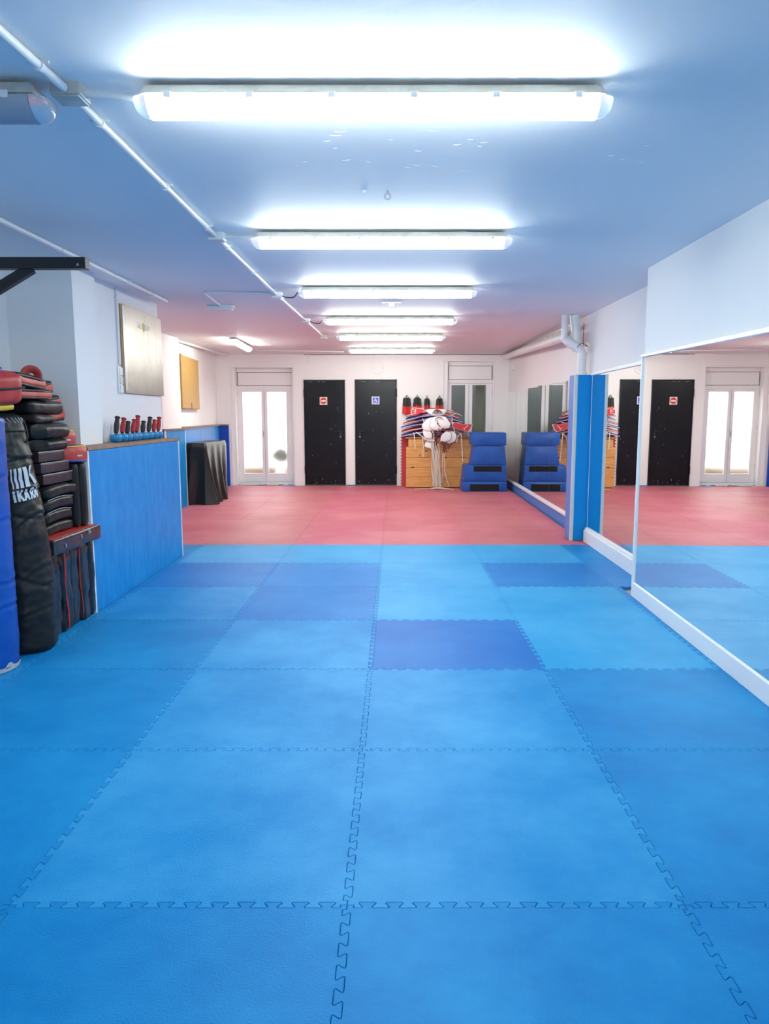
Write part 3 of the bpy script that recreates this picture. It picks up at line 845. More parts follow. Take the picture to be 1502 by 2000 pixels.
obj('body', box(NB(), p.x - .135, p.x + .135, p.y - .05, p.y + .05, ceil_z(p.y) - .03, ceil_z(p.y) + .002, .006), M_plast, em)
obj('lens', box(NB(), p.x - .12, p.x + .12, p.y - .04, p.y + .04, ceil_z(p.y) - .05, ceil_z(p.y) - .03, .01), mat('milky_lens', (0.7, 0.7, 0.72), 0.25), em)
# vertical conduit on niche wall and its crack line
bm = NB(); tube(bm, [at(227, 562, X=-2.438), at(234, 712, X=-2.438)], 0.012, n=10)
o = obj('wall_conduit', bm, M_wall, smooth=True); tag(o, 'white painted conduit running down the left wall beside the metal board', 'conduit')
# ceiling hooks
def hook(p, label, plate=False):
    root = thing('ceiling_hook', label, 'hook', (p.x, p.y, ceil_z(p.y) - .06), 'ceiling hooks')
    z = ceil_z(p.y)
    if plate:
        obj('hook_plate', box(box(NB(), p.x - .10, p.x + .10, p.y - .012, p.y + .012, z - .012, z + .002, .003), p.x - .03, p.x + .03, p.y - .02, p.y + .02, z - .05, z - .012, .004), M_plast, root)
        z -= .05
    bm = NB(); tube(bm, [(p.x, p.y, z + .002), (p.x, p.y, z - .012)], .004, n=8)
    loop_tube(bm, [(p.x + .014 * math.cos(R(a)), p.y, z - .027 + .014 * math.sin(R(a))) for a in range(0, 360, 30)], .0035)
    obj('hook_ring', bm, M_steel, root, smooth=True)
hook(atc(757, 372), 'steel ring hook in the ceiling between the nearest two lamps')
hook(atc(765, 590), 'white plated hook on the ceiling between the third and fourth lamps', True)
p = atc(711, 372)
o = obj('screw_cap', lathe(NB(), [(0, -.012), (.008, -.012), (.012, 0), (0, 0)], (p.x, p.y, ceil_z(p.y)), n=14), M_plast, smooth=True); tag(o, 'small white screw cap on the ceiling left of the steel ring hook', 'cap')
# camera-left bracket
br = thing('wall_bracket', 'black steel bag bracket with diagonal brace at the upper left', 'bracket', (-2.86, 4.1, 2.0))
e1 = at(171, 515, Y=4.1)
bm = NB(); box(bm, -2.86, e1.x, 4.07, 4.13, e1.z - .03, e1.z + .03, .003)
obj('arm', bm, M_blkmetal, br)
b1 = at(62, 524, Y=4.1); b2 = at(0, 562, Y=4.1); dd = (b2 - b1).normalized()
b2 = b1 + dd * ((-2.85 - b1.x) / dd.x)
nn = Vector((-dd.z, 0, dd.x)) * .026
bm = NB(); hexa(bm, [b1 - nn + Vector((0, -.02, 0)), b2 - nn + Vector((0, -.02, 0)), b2 - nn + Vector((0, .02, 0)), b1 - nn + Vector((0, .02, 0)),
                     b1 + nn + Vector((0, -.02, 0)), b2 + nn + Vector((0, -.02, 0)), b2 + nn + Vector((0, .02, 0)), b1 + nn + Vector((0, .02, 0))])
obj('brace', bm, M_blkmetal, br)
obj('wall_plate', box(NB(), -2.862, -2.85, 4.05, 4.15, b2.z - .1, e1.z + .06, .002), M_blkmetal, br)
hp = at(152, 517, Y=4.069)
obj('bolt', lathe(NB(), [(0, 0), (.008, 0), (.007, .004), (0, .004)], hp, axis='y', n=12), M_steel, br, smooth=True)

# ------------------------------------------------------------------ boards on the left wall
Xb = -2.425
c4 = [at(236, 595, X=Xb), at(314, 623, X=Xb), at(320, 771, X=Xb), at(243, 768, X=Xb)]
ya, yb = (c4[0].y + c4[3].y) / 2, (c4[1].y + c4[2].y) / 2
zt, zb_ = (c4[0].z + c4[1].z) / 2, (c4[2].z + c4[3].z) / 2
mb = thing('metal_board', 'brushed grey metal faced board on the left wall above the clubs', 'board', (Xb, (ya + yb) / 2, zb_))
obj('backing', box(NB(), -2.449, Xb - .004, ya, yb - .02, zb_, zt), mat('raw_wood_edge', (0.36, 0.22, 0.10), 0.6), mb)
bm = NB(); box(bm, Xb - .004, Xb, ya + .03, yb, zb_ - .005, zt + .005, .001)
Mbm = mat('brushed_metal', (0.36, 0.33, 0.29), 0.36, metal=0.95, bump=0.8, bscale=14, var=0.3, vscale=5, var_col=(0.42, 0.39, 0.35), stretch=(1, 1, 0.6))
obj('metal_sheet', bm, Mbm, mb)
# tape down near edge
obj('tape_strip', box(NB(), Xb - .001, Xb + .0012, ya + .032, ya + .085, zb_ + .02, zt - .01), mat('wrinkled_tape', (0.52, 0.52, 0.52), 0.3, metal=.4, bump=1.0, bscale=25), mb)
# lettering strip at the top: white letters either side of a yellow blot
bm = NB()
lz = zt - .16; ly0 = ya + (yb - ya) * .47
def lbar(bm, y0, z0, y1, z1, wd=.008):
    p = Vector((y0, z0)); q = Vector((y1, z1)); d = (q - p).normalized(); n = Vector((-d.y, d.x)) * wd / 2
    prism(bm, [tuple(p - n), tuple(q - n), tuple(q + n), tuple(p + n)], lambda u, v, t: Vector((Xb + t, u, v)), .002)
def letters(bm, txt, y, z, h, w_):
    G = {'G': [(1, 1, 0, 1), (0, 1, 0, 0), (0, 0, 1, 0), (1, 0, 1, .5), (1, .5, .5, .5)], 'E': [(0, 0, 0, 1), (0, 1, 1, 1), (0, .5, .8, .5), (0, 0, 1, 0)],
         'N': [(0, 0, 0, 1), (0, 1, 1, 0), (1, 0, 1, 1)], 'T': [(.5, 0, .5, 1), (0, 1, 1, 1)], 'F': [(0, 0, 0, 1), (0, 1, 1, 1), (0, .5, .8, .5)], 'I': [(.5, 0, .5, 1)], 'S': [(1, 1, 0, 1), (0, 1, 0, .5), (0, .5, 1, .5), (1, .5, 1, 0), (1, 0, 0, 0)]}
    for c in txt:
        for a in G.get(c, []): lbar(bm, y + a[0] * w_, z + a[1] * h, y + a[2] * w_, z + a[3] * h)
        y += w_ * 1.4
letters(bm, 'GE', ly0 - .12, lz, .05, .055); letters(bm, 'NT', ly0 + .10, lz, .05, .055)
obj('lettering', bm, M_plast, mb)
bm = NB(); prism(bm, [(ly0 + .055 + .035 * math.cos(R(a)), lz + .02 + .045 * math.sin(R(a))) for a in range(0, 360, 60)], lambda u, v, t: Vector((Xb + t, u, v)), .002)
obj('yellow_mark', bm, mat('yellow_print', (0.7, 0.5, 0.03), 0.5), mb)
# switch plate
c = at(236, 740, X=-2.44)
sw = thing('switch_plate', 'white triple switch and socket plate left of the metal board', 'switch', (c.x, c.y, c.z - .2))
obj('plate', box(NB(), -2.449, -2.438, c.y - .055, c.y + .07, c.z - .13, c.z + .11, .003), M_plast, sw)
for k in range(3): obj('module', box(NB(), -2.439, -2.432, c.y - .03, c.y + .05, c.z - .12 + k * .076, c.z - .055 + k * .076, .003), M_plast if k != 1 else mat('grey_module', (0.6, 0.62, 0.62), .4), sw)
# yellow board
Xy = -3.40
c4 = [at(347, 693, X=Xy), at(393, 703, X=Xy), at(396, 798, X=Xy), at(351, 799, X=Xy)]
ya, yb = (c4[0].y + c4[3].y) / 2, (c4[1].y + c4[2].y) / 2
zt, zb_ = (c4[0].z + c4[1].z) / 2, (c4[2].z + c4[3].z) / 2
yb2 = thing('yellow_board', 'padded ochre yellow board hanging on the far left wall', 'board', (Xy, (ya + yb) / 2, zb_))
M_yel = mat('ochre_vinyl', (0.46, 0.27, 0.07), 0.55, bump=0.5, bscale=12, var=.4, vscale=20, var_col=(0.40, 0.22, 0.05))
def yq(bm, a, b, z0, z1, o0, o1, bev):
    hexa(bm, [(lf(a) + o0, a, z0), (lf(a) + o1, a, z0), (lf(b) + o1, b, z0), (lf(b) + o0, b, z0), (lf(a) + o0, a, z1), (lf(a) + o1, a, z1), (lf(b) + o1, b, z1), (lf(b) + o0, b, z1)], 0, bev)
    return bm
ya = max(ya, 11.44)
obj('board_pad', yq(NB(), ya + .10, yb, zb_, zt, .002, .06, .008), M_yel, yb2)
obj('folded_edge', yq(NB(), ya, ya + .095, zb_, zt + .01, .002, .075, .010), M_yel, yb2)
bm = NB(); yq(bm, (ya + yb) / 2 + .02, (ya + yb) / 2 + .06, zb_ - .002, zb_ + .10, .055, .062, 0)
obj('torn_notch', bm, mat('dark_tear', (0.05, 0.03, 0.02), .8), yb2)

# ------------------------------------------------------------------ clubs in the niche
M_club = mat('cyan_rubber', (0.01, 0.22, 0.48), 0.4)
M_gr = mat('red_grip', (0.35, 0.012, 0.02), 0.6, bump=.6, bscale=120)
M_gk = mat('black_grip', (0.012, 0.012, 0.018), 0.6, bump=.6, bscale=120)
clubs = [(225, 813, 'k', 6), (399 / 1, 0, 'r', 0)]
CL = [(226, 243.5, 814, 229.5, 'k', 3), (238, 0, 817, 242, 'r', 3), (248, 0, 824.5, 250.5, 'k', 0), (258.5, 0, 820, 263.5, 'r', 4), (266.5, 0, 812, 269.5, 'r', 2), (278.5, 0, 823, 280.5, 'k', 0), (290, 0, 815, 294.5, 'k', 6), (300, 0, 820.5, 302, 'r', 1), (309, 0, 815, 311, 'r', 1)]
rest = ['nearest the projecting column', 'second from the column', 'third from the column, short', 'fourth from the column, leaning', 'fifth and tallest in the middle', 'sixth from the column, short', 'seventh, leaning with frayed grip', 'eighth from the column', 'last at the far end']
for i, (bx, _, ty, tx, k, lean) in enumerate(CL):
    y_ = at(bx + 0, 850, X=-2.345).y
    base = Vector((-2.345, y_, 1.215))
    root = thing('training_club', '%s gripped club on a blue round base, %s' % ('black' if k == 'k' else 'red', rest[i]), 'training club', base, 'clubs on the low wall')
    obj('round_base', lathe(NB(), [(0, 0), (.026, 0), (.044, .012), (.051, .034), (.049, .056), (.040, .066), (.012, .068), (0, .068)], base, n=24), M_club, root, smooth=True)
    top = at(tx, ty, X=-2.345 - .0)
    top.y = at(tx, ty, X=-2.345).y
    h = max(.17, top.z - base.z)
    lean_y = max(-.04, min(.07, top.y - y_))
    P = [base + Vector((0, lean_y * t, .06 + (h - .06) * t)) for t in (0, .12, .13, .3, .5, .7, .86, .9, .96, 1)]
    obj('neck', tube(NB(), [base + Vector((0, 0, .05)), P[3]], .011, n=10), M_gk, root, smooth=True)
    obj('grip', tube(NB(), P[1:], .016, n=12, radii=[.013, .017, .021, .023, .020, .017, .018, .024, .020]), M_gr if k == 'r' else M_gk, root, smooth=True)

# ------------------------------------------------------------------ punch bags
M_vin_k = mat('black_leather', (0.010, 0.012, 0.014), 0.38, bump=0.7, bscale=16, var=.8, vscale=6, var_col=(0.014, 0.016, 0.017), spec=.25)
M_vin_b = mat('blue_vinyl', (0.0, 0.062, 0.34), 0.4, bump=0.3, bscale=14, var=.3, vscale=3)
M_worn = mat('worn_white', (0.55, 0.55, 0.55), 0.6)
def bag_bm(axis, rad, seed, amp=0.006, folds=(), n=84, m=130):
    bm = bmesh.new(); rings = []
    for i in range(m + 1):
        t = i / m
        c = axis(t); r_ = rad(t)
        ring = []
        for k in range(n):
            a = 2 * math.pi * k / n
            d = Vector((math.cos(a), math.sin(a), 0))
            rr = r_
            p = c + d * rr
            f = amp * noise.noise(Vector((d.x * 1.2 + seed, d.y * 1.2, p.z * 9)))
            f += amp * .5 * noise.noise(Vector((d.x * 3 + seed, d.y * 3, p.z * 26)))
            for (fz, tilt, dep) in folds:
                dz = p.z - (fz + tilt * d.x)
                f -= dep * math.exp(-(dz / .010) ** 2) - dep * .7 * math.exp(-((dz - .022) / .014) ** 2)
            ring.append(bm.verts.new(c + d * (rr + f if r_ > .02 else rr)))
        rings.append(ring)
    for a, b in zip(rings, rings[1:]):
        for k in range(n): bm.faces.new((a[k], a[(k + 1) % n], b[(k + 1) % n], b[k]))
    bm.faces.new(rings[0][::-1]); bm.faces.new(rings[-1])
    return bm
def rprof(R0, R1, H, er=.04):
    def f(t):
        z = t * H; r_ = R0 + (R1 - R0) * t
        if z < er: r_ -= er - math.sqrt(max(0, er * er - (er - z) ** 2))
        if H - z < er: q = H - z; r_ -= er - math.sqrt(max(0, er * er - (er - q) ** 2))
        return max(.01, r_)
    return f
# blue bag
bc = Vector((-2.375, 3.972, 0))
blue = thing('punch_bag', 'blue punch bag with worn white bottom rim at the left edge', 'punch bag', bc)
obj('bag_body', bag_bm(lambda t: bc + Vector((.02 * t, 0, .002 + 1.43 * t)), rprof(.202, .19, 1.43, .025), 3, .004, ((.32, .05, .005), (.58, -.08, .005), (.80, .06, .004), (1.0, .1, .004))), M_vin_b, blue, smooth=True)
bm = NB()
NR = 60
r1 = []; r2 = []
for k in range(NR):
    a = 2 * math.pi * k / NR; d = Vector((math.cos(a), math.sin(a), 0))
    hh = .026 + .012 * noise.noise(Vector((d.x * 5, d.y * 5, 1))) + (.02 if noise.noise(Vector((d.x * 9, d.y * 9, 4))) > .3 else 0)
    r1.append(bm.verts.new(bc + d * .1985 + Vector((0, 0, .004)))); r2.append(bm.verts.new(bc + d * .2055 + Vector((0, 0, .006 + hh))))
for k in range(NR):
    bm.faces.new((r1[k], r1[(k + 1) % NR], r2[(k + 1) % NR], r2[k]))
obj('worn_rim', bm, M_worn, blue, smooth=True, label='white worn bottom edge')
bm = NB()
for i in range(8):
    a0, a1 = R(-75 + i * 7), R(-68 + i * 7)
    q = [bc + Vector((.02 * zz / 1.43, 0, 0)) + Vector((math.cos(a), math.sin(a), 0)) * .1995 + Vector((0, 0, zz)) for a, zz in ((a0, 1.30), (a1, 1.30), (a1, 1.40), (a0, 1.40))]
    bm.faces.new([bm.verts.new(x) for x in q])
obj('label_patch', bm, mat('grey_patch', (0.07, 0.08, 0.09), .6, var=.8, vscale=20), blue, smooth=True, label='dark grey printed patch')

# black bag with print
kb0 = Vector((-2.278, 4.335, 0.002)); kb1 = Vector((-2.455, 4.42, 1.455))
def kaxis(t):
    s = t + .10 * math.sin(math.pi * t) * .6
    p = kb0.lerp(kb1, t); p.x = kb0.x + (kb1.x - kb0.x) * (t ** 2.0)
    return p
krad = rprof(.167, .152, 1.455, .045)
kfolds = ((.935, .05, .009), (.70, .14, .007), (.86, -.05, .004), (1.12, .06, .005), (.50, -.10, .005), (1.22, -.05, .004), (.40, .12, .004), (.22, .05, .004))
bag = thing('punch_bag', 'black leather punch bag with pale printed lettering leaning beside the blue bag', 'punch bag', kb0)
obj('bag_body', bag_bm(kaxis, krad, 9, .009, kfolds), M_vin_k, bag, smooth=True)
# print
def on_bag(a, z, off=.0065):
    t = (z - kb0.z) / (kb1.z - kb0.z); c = kaxis(t); r_ = krad(t)
    d = Vector((math.cos(a), math.sin(a), 0))
    p = c + d * r_
    f = .009 * noise.noise(Vector((d.x * 1.2 + 9, d.y * 1.2, p.z * 9))) + .0045 * noise.noise(Vector((d.x * 3 + 9, d.y * 3, p.z * 26)))
    for (fz, tilt, dep) in kfolds:
        dz = p.z - (fz + tilt * d.x)
        f -= dep * math.exp(-(dz / .010) ** 2) - dep * .7 * math.exp(-((dz - .022) / .014) ** 2)
    return c + d * (r_ + f + off)
KA0, KA1 = R(-58), R(4)     # azimuth span of the print (screen left .. right)
def kprint(bm, quad, zb, zt_):
    """quad: four (u,v) in 0..1; surface subdivided so it follows the bag"""
    n = 6; G = []
    a, b, c, d = [Vector(q) for q in quad]
    for i in range(n + 1):
        row = []
        for j in range(n + 1):
            s, t = i / n, j / n
            p = a.lerp(b, s).lerp(d.lerp(c, s), t)
            row.append(bm.verts.new(on_bag(KA0 + (KA1 - KA0) * p.x, zb + (zt_ - zb) * p.y + .022 * (p.x - .5))))
        G.append(row)
    for i in range(n):
        for j in range(n): bm.faces.new((G[i][j], G[i + 1][j], G[i + 1][j + 1], G[i][j + 1]))
def kline(bm, p, q, wd, zb, zt_, asp):
    p = Vector(p); q = Vector(q); dx = Vector(((q - p).x * asp, (q - p).y)).normalized(); nrm = Vector((-dx.y / asp, dx.x)) * wd / 2
    kprint(bm, [tuple(p - nrm), tuple(q - nrm), tuple(q + nrm), tuple(p + nrm)], zb, zt_)
bm = NB(); zb, zt_ = .935, 1.000; asp = (.155 * (KA1 - KA0)) / (zt_ - zb)
w5 = .2
def LT(c, u0, wd=.155):
    L = {'I': [((.5, 0), (.5, 1))], 'K': [((.12, 0), (.12, 1)), ((.2, .42), (.95, 1)), ((.35, .58), (.98, 0))],
         'A': [((.05, 0), (.5, 1)), ((.95, 0), (.5, 1)), ((.25, .3), (.75, .3))],
         'R': [((.12, 0), (.12, 1)), ((.12, .93), (.7, .93)), ((.8, .88), (.8, .55)), ((.12, .5), (.75, .5)), ((.5, .5), (.95, 0))]}[c]
    for a, b in L: kline(bm, (u0 + a[0] * wd, a[1]), (u0 + b[0] * wd, b[1]), .20, zb, zt_, asp)
for c, u in (('I', -.04), ('K', .13), ('A', .345), ('R', .60), ('A', .80)): LT(c, u, .175 if c != 'I' else .12)
obj('lettering', bm, mat('print_white', (0.50, 0.56, 0.62), .5), bag, smooth=True, label='pale printed letters')
bm = NB(); zb, zt_ = 1.012, 1.130
# flame-like logo: wavy bars and a big K
for u, wd in ((.02, .045), (.13, .085), (.27, .12)):
    kprint(bm, [(u - .01, .42), (u + wd - .01, .42), (u + wd + .035, 1), (u + .035, .98)], zb, zt_)
    kprint(bm, [(u, 0), (u + wd, 0), (u + wd + .012, .24), (u + .012, .24)], zb, zt_)
    kprint(bm, [(u + .012, .24), (u + wd + .012, .24), (u + wd - .01, .42), (u - .01, .42)], zb, zt_)
kprint(bm, [(.45, 0), (.62, 0), (.62, 1), (.47, 1)], zb, zt_)
kprint(bm, [(.60, .26), (.66, .50), (.92, 1.0), (.78, 1.0)], zb, zt_)
kprint(bm, [(.66, .60), (.74, .62), (1.0, .10), (.84, .04)], zb, zt_)
obj('logo', bm, MATS['print_white'], bag, smooth=True, label='pale wavy bar logo ending in a K')
# stitching and strap at the top
bm = NB()
for k in range(12):
    a = R(-100 + k * 11)
    p = on_bag(a, 1.425, .004); q = on_bag(a + .09, 1.395, .005)
    tube(bm, [p, q], .0022, n=6)
obj('lacing', bm, mat('pale_thread', (0.5, 0.52, 0.55), .6), bag, smooth=True)
bm = NB()
loop_tube(bm, [on_bag(R(a), 1.345, .003) for a in range(0, 360, 10)], .006)
obj('hem', bm, M_vin_k, bag, smooth=True)
bm = NB()
c = on_bag(R(5), 1.36, .01)
tube(bm, curve_pts([c + Vector((0, 0, .05)), c + Vector((.015, 0, 0)), c + Vector((.02, 0, -.06)), c + Vector((.0, 0, -.10))], r=.02), .005, n=6)
obj('strap', bm, M_gk, bag, smooth=True)

# ------------------------------------------------------------------ pile of pads
M_pad = mat('black_pad_leather', (0.009, 0.010, 0.011), 0.38, bump=.9, bscale=18, var=.8, vscale=8, var_col=(0.012, 0.013, 0.014), spec=.28)
M_pur = mat('dark_plum_vinyl', (0.018, 0.010, 0.017), 0.42, bump=.3, bscale=60, var=.6, vscale=10)
M_shiny = mat('black_shiny_vinyl', (0.007, 0.008, 0.012), 0.22, bump=1.0, bscale=16, var=.8, vscale=7, var_col=(.028, .03, .035))
M_redv = mat('red_vinyl', (0.40, 0.018, 0.02), 0.42, bump=.4, bscale=30, var=.4, vscale=9, var_col=(0.50, 0.05, 0.04))
M_org = mat('orange_red_vinyl', (0.50, 0.045, 0.025), 0.45, bump=.5, bscale=40, var=.4, vscale=12, var_col=(.58, .10, .07))
M_pipe = mat('pale_piping', (0.30, 0.28, 0.28), .6)
M_ylw = mat('yellow_vinyl', (0.62, 0.42, 0.02), .45)
M_bluv = mat('blue_shield_vinyl', (0.01, 0.06, 0.42), .4)
def edge_loop(bm, y0, y1, x0, x1, z, r):
    return bm
def pad_from_px(TL, TR, BR, BL, X, depth, fixy0=None):
    P = [at(*q, X=X) for q in (TL, TR, BR, BL)]
    y0 = (P[0].y + P[3].y) / 2; y1 = (P[1].y + P[2].y) / 2
    z1 = (P[0].z + P[1].z) / 2; z0 = (P[2].z + P[3].z) / 2
    return y0, y1, z0, z1
PAD_TOP = {}
def add_pad(name, label, box_, X, depth, m, group, piping=None, r=.018, puff=.006, amp=.003, bend=None, seed=0, nsc=8, ext=None, cat='strike pad', rxy=None, strap=None):
    y0, y1, z0, z1 = box_
    cx = X - depth / 2
    c = (cx, (y0 + y1) / 2, (z0 + z1) / 2); s = (depth, y1 - y0, z1 - z0)
    root = thing(name, label, cat, (cx, (y0 + y1) / 2, z0), group)
    obj('pad_body', soft(c, s, r=r, n=14, puff=puff, amp=amp, bend=bend, seed=seed, nsc=nsc, round_xy=rxy), m, root, smooth=True)
    if piping:
        bz = (lambda u: bend(1, u)) if bend else (lambda u: 0)
        bm = NB(); pts = [(X - .004, y0 + r * .6 + (y1 - y0 - r * 1.2) * k / 14, z1 - .001 + bz(-1 + 2 * k / 14)) for k in range(15)]
        tube(bm, pts, .0028, n=6)
        obj('piping', bm, piping, root, smooth=True)
    return root
# big black and red shield lying across
bxn = pad_from_px((98.5, 1061), (196.4, 1021), (198.4, 1050), (101, 1092), -2.15, .6)
y0, y1, z0, z1 = bxn
y0 = max(y0, 4.47)
n_ = add_pad('kick_shield', 'black kick shield with red top lying flat across the standing shields', (y0, y1, .552, .652), -2.15, .60, M_shiny, None, piping=M_pipe, r=.012, puff=.002, amp=.005, seed=4, cat='kick shield')
obj('red_top', soft((-2.455, (y0 + y1) / 2, .6545), (.575, y1 - y0 - .03, .006), r=.003, n=4), M_redv, n_, smooth=True, label='red vinyl top face')
bm = NB()
for (yy, dz) in ((4.98, .0), (5.0, .004), (4.86, -.01), (4.62, -.03)): tube(bm, [(-2.146, yy, .64 + dz), (-2.147, yy + .008, .615 + dz)], .003, n=6)
obj('loose_stitching', bm, M_worn, n_, smooth=True)
# shields standing on end
ds = [(4.53, 4.66, M_shiny), (4.665, 4.80, M_shiny), (4.805, 4.935, M_shiny), (4.94, 5.07, M_shiny), (5.075, 5.15, M_shiny)]
lab = ['first from the black bag', 'second, with long red piping', 'third, thin red piping', 'fourth, creased', 'last, against the blue panel']
for i, (a, b, m) in enumerate(ds):
    r_ = add_pad('kick_shield', 'worn black shield standing on end under the flat shield, %s' % lab[i], (a, b, .0, .550), -2.207 + (.0, .01, .0, .012, .02)[i], .52, m, 'shields standing on end', r=.026, puff=.003, amp=.012, nsc=6.5, seed=i * 5 + 2, cat='kick shield')
    if i in (1, 2):
        X_ = -2.207 + (.01 if i == 1 else 0)
        bm = NB(); tube(bm, [(X_ + .004 + .004 * math.sin(k), (a if i == 1 else b) + (.012 if i == 1 else -.01) + .02 * (1 - k / 9), .02 + .52 * k / 9) for k in range(10)], .006 if i == 1 else .004, n=6)
        obj('piping', bm, M_redv, r_, smooth=True, label='red edge piping')
o = None
# four curved black pads
for i, q in enumerate((((82.5, 969), (153, 953), (152, 970), (84, 990)), ((84, 993), (149, 976), (148, 993), (86.5, 1013)), ((88.5, 1017), (148, 999), (148, 1016), (92, 1034)), ((93, 1038), (152, 1018), (152, 1034), (98.5, 1053)))):
    bx = pad_from_px(*q, -2.22, .4)
    zt1 = .655 + .0835 * (4 - i) - .004
    add_pad('curved_focus_pad', 'curved black leather pad in the pile, %s of four above the red topped shield' % ('topmost', 'second', 'third', 'lowest')[i],
            (4.575, bx[1], zt1 - .083, zt1 - .006), -2.22 - .008 * i, .40, M_pad, 'curved black pads', piping=M_pipe if i in (1, 2) else None, r=.026, puff=.006, amp=.004, seed=i + 11,
            bend=lambda u, v: .014 * (1 - v * v) - .004, cat='strike pad')
# three plum pads
zz = .655 + .0835 * 4 + .004
for i, q in enumerate((((74, 903), (130, 889), (130, 904), (74, 919)), ((84.5, 926), (136.5, 907), (136.5, 924), (84.5, 942)), ((80, 947), (141, 928.6), (141, 947), (82.5, 965)))):
    bx = pad_from_px(*q, -2.25, .4)
    zb0 = zz + .073 * (2 - i)
    add_pad('flat_target_pad', 'flat dark plum pad with pale edge, %s of three in the pile' % ('top', 'middle', 'bottom')[i], (4.57, bx[1], zb0, zb0 + .068), -2.25 + .01 * (i - 1), .38, M_pur, 'plum target pads',
            piping=M_pipe, r=.008, puff=.001, amp=.002, seed=i + 21)
zz2 = zz + .073 * 3
# round black pads
add_pad('round_focus_pad', 'crumpled round black leather pad just above the plum pads', (4.575, 5.03, zz2 + .002, zz2 + .072), -2.24, .42, M_pad, 'round black pads', r=.034, puff=.008, amp=.006, seed=31, rxy=.75)
add_pad('round_focus_pad', 'thicker round black leather pad in the pile with stitched front', (4.575, 5.05, zz2 + .076, zz2 + .176), -2.235, .42, M_pad, 'round black pads', r=.045, puff=.008, amp=.004, seed=33, rxy=.75)
zz3 = zz2 + .18
add_pad('arm_strap', 'narrow wrinkled brown-black arm strap between two black pads', (4.60, 4.85, zz3, zz3 + .05), -2.27, .16, mat('brown_black_leather', (0.03, 0.022, 0.02), .5, bump=.5, bscale=40), None, r=.02, amp=.006, seed=35, cat='strap')
add_pad('thai_pad', 'thick black kick pad under the orange edged pad', (4.60, 5.06, zz3 + .054, zz3 + .144), -2.30, .38, M_pad, None, r=.03, puff=.006, amp=.003, seed=37, piping=None)
zz4 = zz3 + .147
print('pile top', zz, zz2, zz3, zz4)
def red_pad(box_, X, depth, label, seed, sidem=M_org, topm=None, rzz=0, rxx=0, ryy=0, puff=.012, strap=False):
    y0, y1, z0, z1 = box_
    c = Vector((X - depth / 2, (y0 + y1) / 2, z0))
    root = thing('thai_pad', label, 'kick pad', c, 'black and red kick pads')
    h = z1 - z0
    obj('side_band', soft((c.x, c.y, z0 + h * .5), (depth, y1 - y0, h * .62), r=.014, n=12, amp=.003, seed=seed, round_xy=.2), sidem, root, smooth=True)
    obj('strike_face', soft((c.x, c.y, z1 - h * .22), (depth - .006, y1 - y0 - .006, h * .44), r=.02, n=12, puff=puff, amp=.002, seed=seed + 1, round_xy=.2), M_pad, root, smooth=True)
    obj('back_face', soft((c.x, c.y, z0 + h * .16), (depth - .006, y1 - y0 - .006, h * .3), r=.012, n=12, amp=.002, seed=seed + 2, round_xy=.2), M_pad, root, smooth=True)
    root.rotation_euler = (R(rxx), R(ryy), R(rzz))
    return root
red_pad((4.42, 4.86, zz4 + .001, zz4 + .070), -2.29, .36, 'orange edged black kick pad under the top one, resting on the black pads', 41, rzz=-3)
t1 = red_pad((4.42, 4.84, zz4 + .073, zz4 + .155), -2.30, .34, 'topmost black kick pad with red band and black domed face', 43, sidem=M_redv, puff=.022, rxx=-3, rzz=4)
bm = NB()
c = Vector((-2.365, 4.76, zz4 + .165))
tube(bm, [c + Vector((.038 * math.cos(R(a)), .015 * math.cos(R(a)), .042 * math.sin(R(a)))) for a in range(-20, 201, 15)], .026, n=10, flat=.22, up=(0, 1, 0))
obj('arm_loop', bm, M_redv, t1, smooth=True, label='red curved arm loop')
# tilted pads behind
red_pad((4.90, 5.25, zz4 + .035, zz4 + .125), -2.45, .34, 'black and red pad tilted up behind the topmost pad', 45, rxx=9)
red_pad((5.02, 5.33, zz4 - .055, zz4 + .035), -2.44, .34, 'black and red pad behind the orange edged pad, halfway up', 47, rxx=6)
red_pad((5.075, 5.38, zz3 - .0, zz3 + .10), -2.44, .34, 'black and red pad leaning behind the thick black pad', 49, rxx=4)
# two posts on end and round red pads
for i, (ya_, yb_, xf) in enumerate(((4.995, 5.055, -2.222), (5.065, 5.14, -2.205))):
    add_pad('slim_pad', 'slim black pad standing upright in the pile, %s' % ('nearer the camera' if i == 0 else 'next to the low wall'), (ya_, yb_, .658, 1.105), xf, .26, M_pad, 'upright slim pads', r=.02, amp=.001, seed=61 + i)
def ring_pad(c, r_, h, label, seed):
    root = thing('round_strike_pad', label, 'strike pad', c, 'red and yellow round pads')
    c = Vector(c)
    obj('pad_rim', lathe(NB(), [(0, .0), (r_ * .9, .0), (r_, .012), (r_ * 1.02, h * .5), (r_, h - .012), (r_ * .94, h), (r_ * .80, h), (r_ * .74, h - .012), (0, h - .016)], c, n=40), M_redv, root, smooth=True)
    bm = NB(); loop_tube(bm, [c + Vector((r_ * .90 * math.cos(R(a)), r_ * .90 * math.sin(R(a)), h)) for a in range(0, 360, 10)], .008)
    obj('yellow_ring', bm, M_ylw, root, smooth=True)
    bm = NB(); loop_tube(bm, [c + Vector((r_ * .97 * math.cos(R(a)), r_ * .97 * math.sin(R(a)), .006)) for a in range(0, 360, 10)], .006)
    obj('lower_ring', bm, M_bluv, root, smooth=True)
    bm = NB()
    for k in range(3):
        a = R(-28 + k * 5); p = c + Vector((r_ * 1.022 * math.cos(a), r_ * 1.022 * math.sin(a), h * .35)); d = Vector((-math.sin(a), math.cos(a), 0)) * .006
        bm.faces.new([bm.verts.new(x) for x in (p - d, p + d, p + d + Vector((0, 0, .012)), p - d + Vector((0, 0, .012)))])
    obj('print', bm, M_worn, root)
    return root
